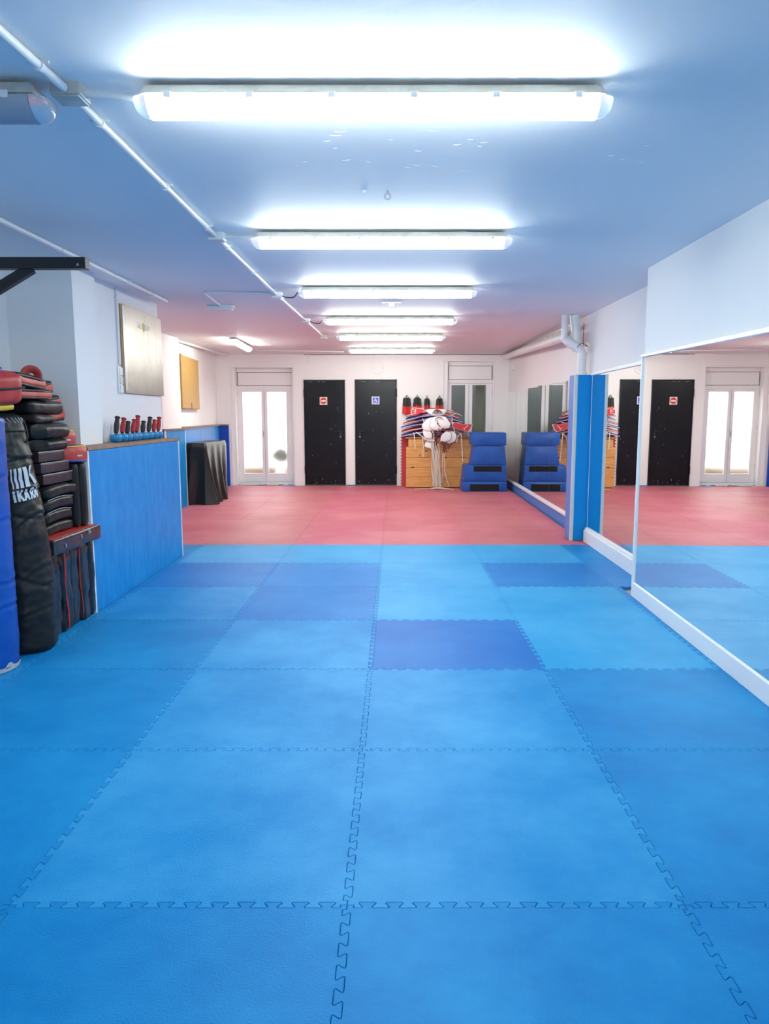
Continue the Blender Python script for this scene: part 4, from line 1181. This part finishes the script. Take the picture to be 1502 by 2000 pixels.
ring_pad((-2.36, 5.11, 1.118), .165, .105, 'red round pad with yellow ring resting on the upright slim pads', 1)
ring_pad((-2.44, 5.15, 1.228), .15, .10, 'upper red round pad with yellow ring, behind the black pads', 2)
# shield at far left top
tl = thing('kick_shield', 'chunky red and blue kick shield on top of the bags at the left edge', 'kick shield', (-2.44, 4.17, 1.475))
obj('red_body', soft((-2.44, 4.17, 1.600), (.46, .36, .19), r=.05, n=14, puff=.012, amp=.004, seed=71), M_redv, tl, smooth=True)
obj('blue_face', soft((-2.50, 4.20, 1.695), (.34, .26, .06), r=.025, n=10, puff=.014, seed=72), M_bluv, tl, smooth=True)
bm = NB(); loop_tube(bm, [(-2.44 + a * .238, 4.17 + b * .188, 1.605) for a, b in ((-1, -.9), (-.9, -1.0), (0, -1.04), (.85, -1.0), (.97, -.9), (1.02, -.5), (1.04, 0), (1.02, .5), (.97, .9), (.85, 1.0), (0, 1.03), (-1, 1))], .007)
obj('black_band', bm, M_gk, tl, smooth=True)
obj('yellow_base', soft((-2.46, 4.15, 1.492), (.42, .32, .045), r=.022, n=10, puff=.0, seed=73), M_ylw, tl, smooth=True)
tl.rotation_euler = (R(4), R(4), R(-14))

# ------------------------------------------------------------------ covered box, far left
M_cover = mat('black_cover_cloth', (0.008, 0.007, 0.0065), 0.3, bump=.5, bscale=18)
def cover_bm():
    bm = bmesh.new()
    x0, x1, y0, y1, H = -3.37, -3.06, 11.62, 13.1, 1.0
    n = 120; rows = 40; rings = []
    cx, cy = (x0 + x1) / 2, (y0 + y1) / 2
    def pt(s):
        L1 = x1 - x0; L2 = y1 - y0; P = 2 * (L1 + L2); d = (s * P) % P
        if d < L1: return Vector((x0 + d, y0)), Vector((0, -1))
        d -= L1
        if d < L2: return Vector((x1, y0 + d)), Vector((1, 0))
        d -= L2
        if d < L1: return Vector((x1 - d, y1)), Vector((0, 1))
        d -= L1
        return Vector((x0, y1 - d)), Vector((-1, 0))
    for j in range(rows + 1):
        t = j / rows
        ring = []
        for k in range(n):
            s = k / n
            p, nr = pt(s)
            z = H * (1 - t)
            fold = .03 * t * (math.sin(s * 2 * math.pi * 9 + 2.5 * t) + .6 * noise.noise(Vector((s * 30, t * 2, 0))))
            flare = .03 * t ** 1.5 + (.10 * t ** 2 if nr.x > 0.5 and p.y < 12.6 else 0)
            # one deep fold at the front right corner
            fold += .05 * t * math.exp(-((s - .115) / .02) ** 2)
            q = p + nr * (fold + flare)
            if nr.x < -.5 or q.x < x0: q.x = max(q.x, x0)
            c = Vector((cx, cy)); rr = 1 - .06 * max(0, 1 - t * 14)
            q = c + (q - c) * rr
            z2 = max(.004, z + (0 if t > .05 else 0) - .012 * math.sin(s * 40) * t)
            ring.append(bm.verts.new((q.x, q.y, z2 if t < 1 else .004)))
        rings.append(ring)
    for a, b in zip(rings, rings[1:]):
        for k in range(n): bm.faces.new((a[k], b[k], b[(k + 1) % n], a[(k + 1) % n]))
    bm.faces.new(rings[0])
    return bm
o = obj('covered_box', cover_bm(), M_cover, smooth=True)
tag(o, 'box under a draped shiny black cover standing by the far left wall', 'covered box')

# ------------------------------------------------------------------ back right: crate, vests, nunchaku, step blocks
P = 1 / 97.3
M_pine = mat('varnished_pine', (0.72, 0.38, 0.11), 0.42, var=.4, vscale=3.5, var_col=(0.55, 0.25, 0.07), stretch=(1.2, 1, 9))
yc = 14.36
crate = thing('wooden_crate', 'varnished pine plank crate loaded with chest protectors by the back wall', 'crate', (.95, 14.6, 0))
x0c, x1c = at(793, 950, Y=yc).x, 1.72
zr = [0.012, at(850, 931, Y=yc).z, at(850, 913, Y=yc).z, at(850, 893.5, Y=yc).z, at(850, 873, Y=yc).z, at(850, 857, Y=yc).z]
for i in range(5):
    bm = NB(); xa = x0c + (.045 if i == 4 else 0)
    box(bm, xa, x1c - (.0 if i < 4 else .04), yc, 14.86, zr[i] + .001, zr[i + 1] - .002, .005)
    obj('plank_tier', bm, M_pine, crate)
obj('crate_lid', box(NB(), x0c - .01, x1c, yc - .02, 14.87, zr[5], zr[5] + .035, .006), mat('dark_pine', (0.32, 0.17, 0.07), .5), crate)
bm = NB()
r2 = random.Random(5)
for k in range(9):
    cx, cz = r2.uniform(x0c + .1, x1c - .3), r2.uniform(.08, .8); rr = r2.uniform(.012, .026)
    prism(bm, [(cx + rr * 1.5 * math.cos(R(a)), cz + rr * .7 * math.sin(R(a))) for a in range(0, 360, 30)], lambda u, v, t: Vector((u, yc + .001 - t, v)), .0018)
obj('knot_pattern', bm, mat('pine_knot', (0.17, 0.06, 0.02), .5), crate)
top = zr[5] + .037
# chest protectors
M_hr = mat('red_protector', (0.55, 0.02, 0.03), .4); M_hb = mat('blue_protector', (0.03, 0.05, 0.40), .4); M_hw = mat('white_protector_edge', (0.75, 0.72, 0.70), .5)
M_hwhite = mat('white_protector_back', (0.88, 0.88, 0.86), .55)
M_mar = mat('maroon_lace', (0.10, 0.008, 0.015), .6); M_str = mat('cream_strap', (0.62, 0.58, 0.50), .65)
def hogu_outline(w_, h_):
    """flattened protector seen from above: waist band with rounded wings"""
    return [(-.5 * w_, -.18 * h_), (-.46 * w_, -.32 * h_), (-.30 * w_, -.42 * h_), (-.12 * w_, -.5 * h_), (.12 * w_, -.5 * h_), (.30 * w_, -.42 * h_), (.46 * w_, -.32 * h_), (.5 * w_, -.18 * h_),
            (.5 * w_, .2 * h_), (.44 * w_, .4 * h_), (.25 * w_, .5 * h_), (-.25 * w_, .5 * h_), (-.44 * w_, .4 * h_), (-.5 * w_, .2 * h_)]
def protector(cx, cy, z, w_, h_, th, arch, tilt, roll, m, label, mark=False):
    root = thing('chest_protector', label, 'chest protector', (cx, cy, z), 'chest protectors piled on the crate')
    def build(sc, t0, t1):
        bm = bmesh.new()
        ol = [(x * sc, y * sc) for x, y in hogu_outline(w_, h_)]
        # refine
        fine = []
        for i in range(len(ol)):
            a, b = Vector(ol[i]), Vector(ol[(i + 1) % len(ol)])
            for k in range(3): fine.append(a.lerp(b, k / 3))
        layers = []
        def zz(x, y): return -arch * (abs(x) / (w_ / 2)) ** 1.7
        for zt in (t0, t1):
            rings = []
            for f in (1.0, .8, .55, .3, .1):
                rings.append([bm.verts.new((cx + p.x * f, cy + p.y * f, z + zt + zz(p.x * f, p.y * f))) for p in fine])
            for a, b in zip(rings, rings[1:]):
                for k in range(len(fine)): bm.faces.new((a[k], a[(k + 1) % len(fine)], b[(k + 1) % len(fine)], b[k]))
            bm.faces.new(rings[-1]); layers.append(rings[0])
        for k in range(len(fine)): bm.faces.new((layers[0][k], layers[0][(k + 1) % len(fine)], layers[1][(k + 1) % len(fine)], layers[1][k]))
        return bm
    obj('shell', build(.985, .003, th), m, root, smooth=True)
    obj('edge_piping', build(1.0, th * .3, th * .62), M_hw, root, smooth=True)
    if mark:
        bm = NB()
        for k in range(3):
            box(bm, cx + w_ * .30, cx + w_ * .38, cy - h_ * .3 + k * .035, cy - h_ * .3 + k * .035 + .014, z + th - arch * .55, z + th - arch * .40)
        obj('print', bm, M_hw, root)
    root.rotation_euler = (R(tilt), R(roll), R(rnd.uniform(-6, 6)))
    return root
def hang_strap(bm, x, y, z0, z1, wob=.01, w_=.008, sx=0):
    n = 14
    pts = [(x + sx * (k / n) + wob * math.sin(k * .9 + x * 40), y - .002 * k, z0 + (z1 - z0) * k / n) for k in range(n + 1)]
    tube(bm, pts, w_, n=6, flat=.35, up=(0, 1, 0))
specs = [(.80, 0, .95, 'b', .05, 2), (1.06, 4, .90, 'r', .05, -3), (.84, -2, .98, 'r', .06, 3), (1.10, 3, .92, 'b', .06, -2), (.82, 2, .98, 'b', .07, 4), (1.06, -3, .94, 'r', .08, -4),
         (.86, 2, .96, 'r', .09, 2), (1.04, 2, .86, 'b', .09, -3), (.84, 0, .84, 'b', .08, 3), (1.00, 3, .80, 'r', .07, -3), (.80, -3, .80, 'r', .07, 4), (.98, 0, .76, 'r', .06, 1)]
pos = ['at the very bottom of the pile', 'second from the bottom of the pile', 'third from the bottom', 'fourth from the bottom', 'fifth from the bottom', 'sixth from the bottom', 'seventh from the bottom', 'eighth from the bottom',
       'ninth, near the top of the pile', 'tenth, near the top of the pile', 'second from the top of the pile', 'on the very top of the pile']
z = top + .095
for i, (cx, tl_, w_, k, arch, roll) in enumerate(specs):
    cxx = .79 + (cx - .95) * .7
    protector(cxx, 14.55 + rnd.uniform(-.02, .02), z, w_ * 1.18, .44, .036, .10, 3.0, roll * .08, M_hr if k == 'r' else M_hb,
              '%s chest protector with white edge, %s' % ('red' if k == 'r' else 'blue', pos[i]), mark=(k == 'r'))
    z += .040
ztop = z
# red one splayed on the right front, hanging out
def slab_protector(c, pts2, m, label, th=.03, ry=0):
    """protector seen face on: outline in x,z local to c"""
    root = thing('chest_protector', label, 'chest protector', c, 'chest protectors piled on the crate')
    cc = Vector(c)
    def bld(sc, dy0, dy1):
        bm = NB(); prism(bm, [(x * sc, z_ * sc) for x, z_ in pts2], lambda u, v, t: cc + Vector((u, dy0 - t, v)), dy1 - dy0)
        return bm
    b = bld(1, 0, th); bmesh.ops.bevel(b, geom=[e for e in b.edges], offset=.005, segments=2, affect='EDGES')
    obj('edge_piping', b, M_hw, root, smooth=True)
    b = bld(.92, .002, th + .006)
    for v_ in b.verts:
        pass
    obj('shell', b, m, root)
    return root
def rel(c, pix, Y):
    c0 = Vector(c)
    out = []
    for (x, y) in pix:
        q = at(x, y, Y=Y) - c0; out.append((q.x, q.z))
    return out
cR = at(898, 832, Y=14.20)
r1_ = slab_protector(cR, rel(cR, [(882, 829), (887, 824), (905, 829), (922, 828), (923, 831), (917, 842), (913, 844), (900, 840), (884, 835)], 14.20), M_hr, 'red chest protector sticking out at the right of the pile above the blue blocks')
bm = NB()
for (a, b) in (((907, 840), (909, 834)), ((909, 834), (912, 834)), ((912, 834), (914, 830)), ((904, 836), (908, 838))):
    p_, q_ = at(*a, Y=14.163), at(*b, Y=14.163); tube(bm, [p_, q_], .006, n=5)
obj('print', bm, M_hw, r1_)
cL = at(816, 806, Y=14.18)
rL = slab_protector(cL, rel(cL, [(803, 800), (808, 796), (826, 798), (830, 802), (820, 808), (812, 812), (806, 812), (802, 806)], 14.18), M_hr, 'red chest protector flopping over at the upper left of the pile')
bm = NB()
for (a, b) in (((806, 800), (812, 802)), ((806, 804), (811, 805)), ((812, 798), (812, 808)), ((806, 808), (811, 808))):
    tube(bm, [at(*a, Y=14.143), at(*b, Y=14.143)], .006, n=5)
obj('print', bm, M_hw, rL)
# white backs draped on the front
def white_piece(px_pts, Y, label, dome=.05, notch=False):
    c = sum((at(x, y, Y=Y) for x, y in px_pts), Vector()) / len(px_pts)
    root = thing('chest_protector', label, 'chest protector', c, 'white backed protectors draped over the crate front')
    ol = [at(x, y, Y=Y) - c for x, y in px_pts]
    fine = []
    N_ = len(ol)
    for i in range(N_):
        p0, p1, p2, p3 = ol[i - 1], ol[i], ol[(i + 1) % N_], ol[(i + 2) % N_]
        for k in range(4):
            t = k / 4
            fine.append(p1.lerp(p2, t) * .45 + .55 * 0.5 * ((2 * p1) + (-p0 + p2) * t + (2 * p0 - 5 * p1 + 4 * p2 - p3) * t * t + (-p0 + 3 * p1 - 3 * p2 + p3) * t ** 3))
    bm = bmesh.new(); fr = []
    for f in (1.0, .93, .8, .6, .35, .12):
        dy = -dome * .5 * (1 - f ** 3)
        fr.append([bm.verts.new(c + Vector((q.x * f, dy, q.z * f))) for q in fine])
    for a, b in zip(fr, fr[1:]):
        for k in range(len(fine)): bm.faces.new((a[k], a[(k + 1) % len(fine)], b[(k + 1) % len(fine)], b[k]))
    bm.faces.new(fr[-1])
    back = [bm.verts.new(c + Vector((q.x * .97, .03, q.z * .97))) for q in fine]
    for k in range(len(fine)): bm.faces.new((fr[0][k], back[k], back[(k + 1) % len(fine)], fr[0][(k + 1) % len(fine)]))
    bm.faces.new(back)
    obj('white_back', bm, M_hwhite, root, smooth=True)
    bm = NB(); loop_tube(bm, [c + q * 1.0 for q in fine], .005, n=5)
    obj('edge_piping', bm, mat('pink_grey_piping', (0.42, 0.30, 0.32), .6), root, smooth=True)
    return root, c
Yw = 14.20
W1, _ = white_piece([(829, 869), (833, 862), (845, 866), (846, 878), (840, 876), (830, 873)], Yw + .01, 'lowest white backed protector hanging at the lower left of the draped bunch', .02)
W2, _ = white_piece([(828, 852), (836, 846), (848, 850), (848, 862), (838, 862), (828, 858)], Yw - .01, 'white backed protector hanging left, under the middle of the bunch', .03)
W3, _ = white_piece([(826, 840), (836, 838), (848, 844), (846, 856), (832, 856), (827, 850)], Yw - .035, 'white backed protector at left, half behind the central dome', .03)
W4, _ = white_piece([(868, 846), (884, 842), (892, 850), (888, 862), (876, 866), (866, 862)], Yw, 'white backed protector hanging at the right of the draped bunch', .03)
W5, _ = white_piece([(862, 850), (872, 842), (881, 846), (880, 858), (868, 864), (860, 862)], Yw - .045, 'white pointed protector wing just right of the maroon laces', .03)
W6, _ = white_piece([(824, 830), (834, 818), (848, 815), (860, 824), (852, 840), (834, 842), (826, 838)], Yw - .05, 'left white dome of a protector under the central one', .04)
W7, c7 = white_piece([(839, 832), (844, 816), (856, 813), (870, 814), (880, 828), (876, 836), (864, 838), (856, 842), (844, 838)], Yw - .09, 'central white domed protector with a dark neck opening', .06)
W8, c8 = white_piece([(831, 801), (840, 799), (856, 799), (872, 800), (868, 808), (860, 812), (846, 812), (838, 808)], Yw - .06, 'white backed protector with red laces at the top of the bunch', .04)
# neck opening and laces
bm = NB(); pts = [at(858 + 8.5 * math.cos(R(a)), 823.5 + 8.5 * math.sin(R(a)), Y=Yw - .135) for a in range(180, 350, 10)]
tube(bm, pts, .008, n=6, radii=[.003 + .006 * math.sin(math.pi * k / (len(pts) - 1)) for k in range(len(pts))]); obj('neck_edge', bm, M_mar, W7, smooth=True, label='dark curved neck edge')
bm = NB()
for a, b in (((855, 821), (854, 828)), ((854, 828), (860, 833)), ((854, 828), (857, 827))): tube(bm, [at(*a, Y=Yw - .16), at(*b, Y=Yw - .16)], .007, n=5)
obj('lace', bm, M_mar, W7, smooth=True)
bm = NB()
for k in range(7):
    xx = 847 + k * 2.4
    tube(bm, curve_pts([at(853, 799.5, Y=Yw - .10), at(xx, 803, Y=Yw - .12), at(xx + (k - 3) * .8, 808, Y=Yw - .11)], r=.01), .007, n=5)
obj('lace', bm, M_mar, W8, smooth=True)
def laces(parent, segs, Y, r=.0105):
    bm = NB()
    for a, b in segs: tube(bm, [at(*a, Y=Y), at(*b, Y=Y)], r, n=5, flat=.5, up=(0, 1, 0))
    obj('lace', bm, M_mar, parent, smooth=True)
laces(W3, [((841, 841), (845, 848)), ((845, 848), (850, 842)), ((845, 848), (844, 856))], Yw - .10)
laces(W5, [((856, 838), (860, 844)), ((866, 836), (858, 846)), ((858, 846), (852, 854)), ((858, 842), (862, 850)), ((852, 840), (856, 850)), ((862, 840), (857, 852)), ((850, 852), (853, 862)), ((855, 848), (849, 860)), ((851, 856), (848, 868)), ((853, 858), (851, 870)), ((848, 862), (850, 880)), ((852, 866), (854, 876)), ((849, 858), (856, 866))], Yw - .13)
laces(W4, [((864, 864), (868, 872)), ((872, 862), (866, 874)), ((866, 868), (866, 884)), ((870, 868), (868, 884)), ((874, 866), (876, 878)), ((876, 872), (884, 866)), ((868, 870), (872, 880)), ((860, 866), (870, 870)), ((882, 866), (874, 876)), ((862, 862), (876, 868))], Yw - .09)
# long cream straps
def strap_obj(parent, items):
    bm = NB()
    for (xa, ya_, xb, yb_, Y) in items:
        p_, q_ = at(xa, ya_, Y=Y), at(xb, yb_, Y=Y)
        n = 16; ph = rnd.uniform(0, 6)
        pts = [p_.lerp(q_, k / n) + Vector((.006 * math.sin(ph + k * .7), -.004 * math.sin(ph * 2 + k), 0)) for k in range(n + 1)]
        tube(bm, pts, .0085, n=6, flat=.35, up=(0, 1, 0))
    obj('strap', bm, M_str, parent, smooth=True)
cr = random.Random(11)
items = []
for k in range(17):
    xa = 843 + k * .95; items.append((xa, cr.uniform(858, 880), 845 + cr.uniform(0, 17), 950.3, Yw - .07 - cr.uniform(0, .06)))
strap_obj(W5, items + [(842.5, 858, 845, 948, Yw - .05)])
strap_obj(W4, [(865, 884, 864, 945, Yw - .05), (868, 886, 869, 925, Yw - .05), (869, 925, 877, 951, Yw - .05)])
strap_obj(W2, [(826, 852, 827, 893, Yw - .02)])
bm = NB()
for (x, y) in ((-.1, .03), (.03, .01), (.14, .04), (.2, -.01), (-.2, .02), (.05, .06), (-.04, .05), (.1, .0), (-.3, .02), (0, .03), (.08, .05)):
    cc = at(853, 956, Z=.006) + Vector((x, y, 0))
    tube(bm, curve_pts([cc + Vector((-.12, .02, .004)), cc + Vector((-.03, -.03, .02 * max(0, 1 - 5 * abs(x)) + .01)), cc + Vector((.05, .015, .03 * max(0, 1 - 5 * abs(x)) + .01)), cc + Vector((.13, -.02, .004))], r=.05), .011, n=6, flat=.7)
obj('strap_ends', bm, M_str, W5, smooth=True)
# straps of the piled ones hanging at sides
sp = thing('loose_straps', 'cream tie straps hanging from the sides of the protector pile', 'straps', at(860, 860, Y=14.3))
for (xa, ya_, xm, ym, xb, yb_) in ((808, 845, 810, 856, 811, 877), (812, 844, 822, 850, 829, 858), (899, 846, 893, 855, 892, 864), (899, 846, 901, 850, 904, 901), (914, 848, 918, 855, 920, 868), (883, 816, 884, 830, 890, 850), (825, 817, 828, 824, 830, 830), (884, 812, 890, 806, 902, 812)):
    bm = NB(); tube(bm, curve_pts([at(xa, ya_, Y=14.27), at(xm, ym, Y=14.2), at(xb, yb_, Y=14.2)], r=.06), .009, n=6, flat=.35, up=(0, 1, 0))
    obj('strap', bm, M_str, sp, smooth=True)

# nunchaku bundles on the wall
M_nr = mat('red_foam_stick', (0.62, 0.03, 0.025), .5); M_nk = mat('black_foam_stick', (0.02, 0.022, 0.02), .55)
Yn = YB - .07
bund = [(794.5, 772, 16, 6, 812, 'leftmost bundle beside the door'), (815, 772, 16, 6, 810, 'second bundle'), (834, 773, 11, 4, 808, 'third and narrowest bundle'), (858, 773, 13, 6, 808, 'rightmost bundle')]
for bi, (bx, by, wd, ns, yb_, lab) in enumerate(bund):
    hk = at(bx, by, Y=YB - .03)
    h_ = thing('wall_hook', 'small steel hook holding the %s of foam nunchaku' % lab, 'hook', hk, 'nunchaku hooks')
    obj('hook_rod', tube(NB(), curve_pts([(hk.x, YB, hk.z), (hk.x, YB - .11, hk.z), (hk.x, YB - .11, hk.z + .02)], r=.01), .004, n=6), M_steel, h_, smooth=True)
    for k in range(ns // 2):
        ids = (2 * k, 2 * k + 1)
        root = thing('nunchaku', 'black and red foam nunchaku hanging in the %s' % lab, 'nunchaku', hk, 'nunchaku in the %s' % lab)
        for j in ids:
            u = (j + .5) / ns - .5
            sx = bx + u * wd * 1.05; tx_ = bx + u * wd * .85
            topy = by + 3 + abs(u) * 5 + cr.uniform(0, 2); boty = yb_ - cr.uniform(0, 4) - (0 if bi < 1 else 2)
            yy = Yn - .02 * (j % 3)
            A = at(tx_, topy, Y=yy); B = at(sx + u * 2, boty, Y=yy); Mid = A.lerp(B, .52)
            st = obj('stick', tube(NB(), [A, A.lerp(Mid, .05), Mid], .0165, n=10, radii=[.010, .0165, .0165]), M_nk, root, smooth=True)
            obj('red_end', tube(NB(), [Mid, Mid.lerp(B, .96), B], .0165, n=10, radii=[.0168, .0168, .009]), M_nr, st, smooth=True, label='red foam half')
            obj('cord', tube(NB(), [A, hk + Vector((0, -.05, .002))], .003, n=6), M_gk, root)
# red mat on edge between door and crate
def edge_poly():
    P_ = [(0, 0)]
    xl, xr = .0, .17; H = 1.08
    pts = [(xr, 0), (xr, H - .02)]
    n = 3
    pts += [(xr - .02, H), (xr - .05, H), (xr - .055, H - .02), (xr - .085, H - .02), (xr - .09, H), (xr - .12, H)]
    pts += [(xr - .125, H - .03)]
    k = 16
    for i in range(k):
        z_ = H - .06 - i * (H - .08) / k; p_ = (H - .08) / k
        pts += [(xl + .025, z_), (xl + .02, z_ - p_ * .12), (xl, z_ - p_ * .2), (xl, z_ - p_ * .52), (xl + .022, z_ - p_ * .62)]
    pts += [(xl + .02, 0)]
    return pts
c = at(782.5, 950, Y=14.72)
bm = NB(); prism(bm, edge_poly(), lambda u, v, t: Vector((c.x + u, 14.74 - t, v + .001)), .025)
o = obj('loose_floor_mat', bm, mat('crimson_foam', (0.50, 0.035, 0.05), .5)); tag(o, 'red foam mat standing on edge between the right black door and the crate', 'floor mat')

# blue wedge blocks
M_bv = mat('royal_vinyl', (0.004, 0.075, 0.36), .38, bump=.8, bscale=7, var=.3, vscale=5)
M_vel = mat('black_velcro', (0.008, 0.009, 0.012), .9)
yw = 13.66
def wedge(xa0, xa1, xb0, xb1, z0, z1, label, ya=yw, yb=14.25, dy=.0, velcro=None, slope=.0):
    root = thing('vault_block', label, 'vault block', ((xa0 + xa1) / 2, (ya + yb) / 2, z0), 'blue vaulting blocks')
    bm = bmesh.new()
    bmesh.ops.create_cube(bm, size=2); bmesh.ops.subdivide_edges(bm, edges=bm.edges[:], cuts=9, use_grid_fill=True)
    for v_ in bm.verts:
        p_ = v_.co; t = (p_.z + 1) / 2
        l = xa0 + (xb0 - xa0) * t; r_ = xa1 + (xb1 - xa1) * t
        f0 = ya + dy + slope * t
        x = l + (r_ - l) * (p_.x + 1) / 2; y = f0 + (yb - f0) * (p_.y + 1) / 2; z_ = z0 + (z1 - z0) * t
        k = .012
        x += .010 * (1 - p_.y ** 2) * (1 - p_.z ** 2) * p_.x
        y += .014 * (1 - p_.x ** 2) * (1 - p_.z ** 2) * p_.y
        q = Vector((x, y, z_))
        amt = .006 * (1 if abs(p_.z) < .99 else .3)
        q += Vector((0, -1, 0)) * amt * noise.noise(q * 9)
        v_.co = q
    bmesh.ops.bevel(bm, geom=[e for e in bm.edges if e.is_manifold and e.calc_face_angle(0) > R(50)], offset=.010, segments=2, affect='EDGES')
    obj('block_body', bm, M_bv, root, smooth=True)
    if velcro:
        a, b, c_, d_ = velcro
        f = ya + dy + slope * ((c_ + d_) / 2 - z0) / (z1 - z0) - .017
        obj('velcro_patch', box(NB(), a, b, f, f + .012, c_, d_, .002), M_vel, root, label='black velcro patch')
    return root
X_ = lambda px, py: at(px, py, Y=yw).x
Z_ = lambda py: at(940, py, Y=yw).z
wedge(X_(903, 958), X_(990, 958), X_(904, 941), X_(990.5, 941), 0.0, Z_(940.5), 'bottom blue vault block with black velcro patch', velcro=(X_(918, 950), X_(974, 950), .02, Z_(945.5)))
wedge(X_(905, 939), X_(990, 939), X_(909, 909), X_(989, 909), Z_(940), Z_(908.5), 'second blue vault block from the floor, with velcro near its top', velcro=(X_(925, 915), X_(979.5, 915), Z_(921), Z_(910.5)))
wedge(X_(921, 907), X_(989, 907), X_(927, 872), X_(986, 872), Z_(908), Z_(871), 'third blue vault block from the floor, plain and tapering')
wedge(X_(922, 870), X_(989, 870), X_(922.5, 846), X_(989, 846), Z_(870.5), Z_(845), 'topmost blue vault block, a padded cap')

# debris and bare patches at the door sills
bm = NB()
for k in range(16):
    cx = cr.uniform(-2.95, -2.15); cy = cr.uniform(14.87, 14.95); d = Vector((cr.uniform(-.08, .08), cr.uniform(-.02, .02), 0))
    p_ = Vector((cx, cy, .004)); tube(bm, [p_, p_ + d + Vector((0, 0, cr.uniform(0, .02)))], cr.uniform(.003, .007), n=5)
o = obj('debris', bm, mat('grey_brown_rubble', (0.20, 0.16, 0.12), .8)); o['kind'] = 'stuff'; tag(o, 'bits of rubble along the sill of the bright glazed door', 'debris')
o = obj('foam_offcut', box(box(NB(), -2.33, -2.09, 14.74, 14.86, 0.001, .012, .003), -1.0, -.80, 14.84, 14.86, 0.001, .018, .003), M_lav); tag(o, 'small blue foam offcut on the floor by the bright glazed door', 'foam offcut')
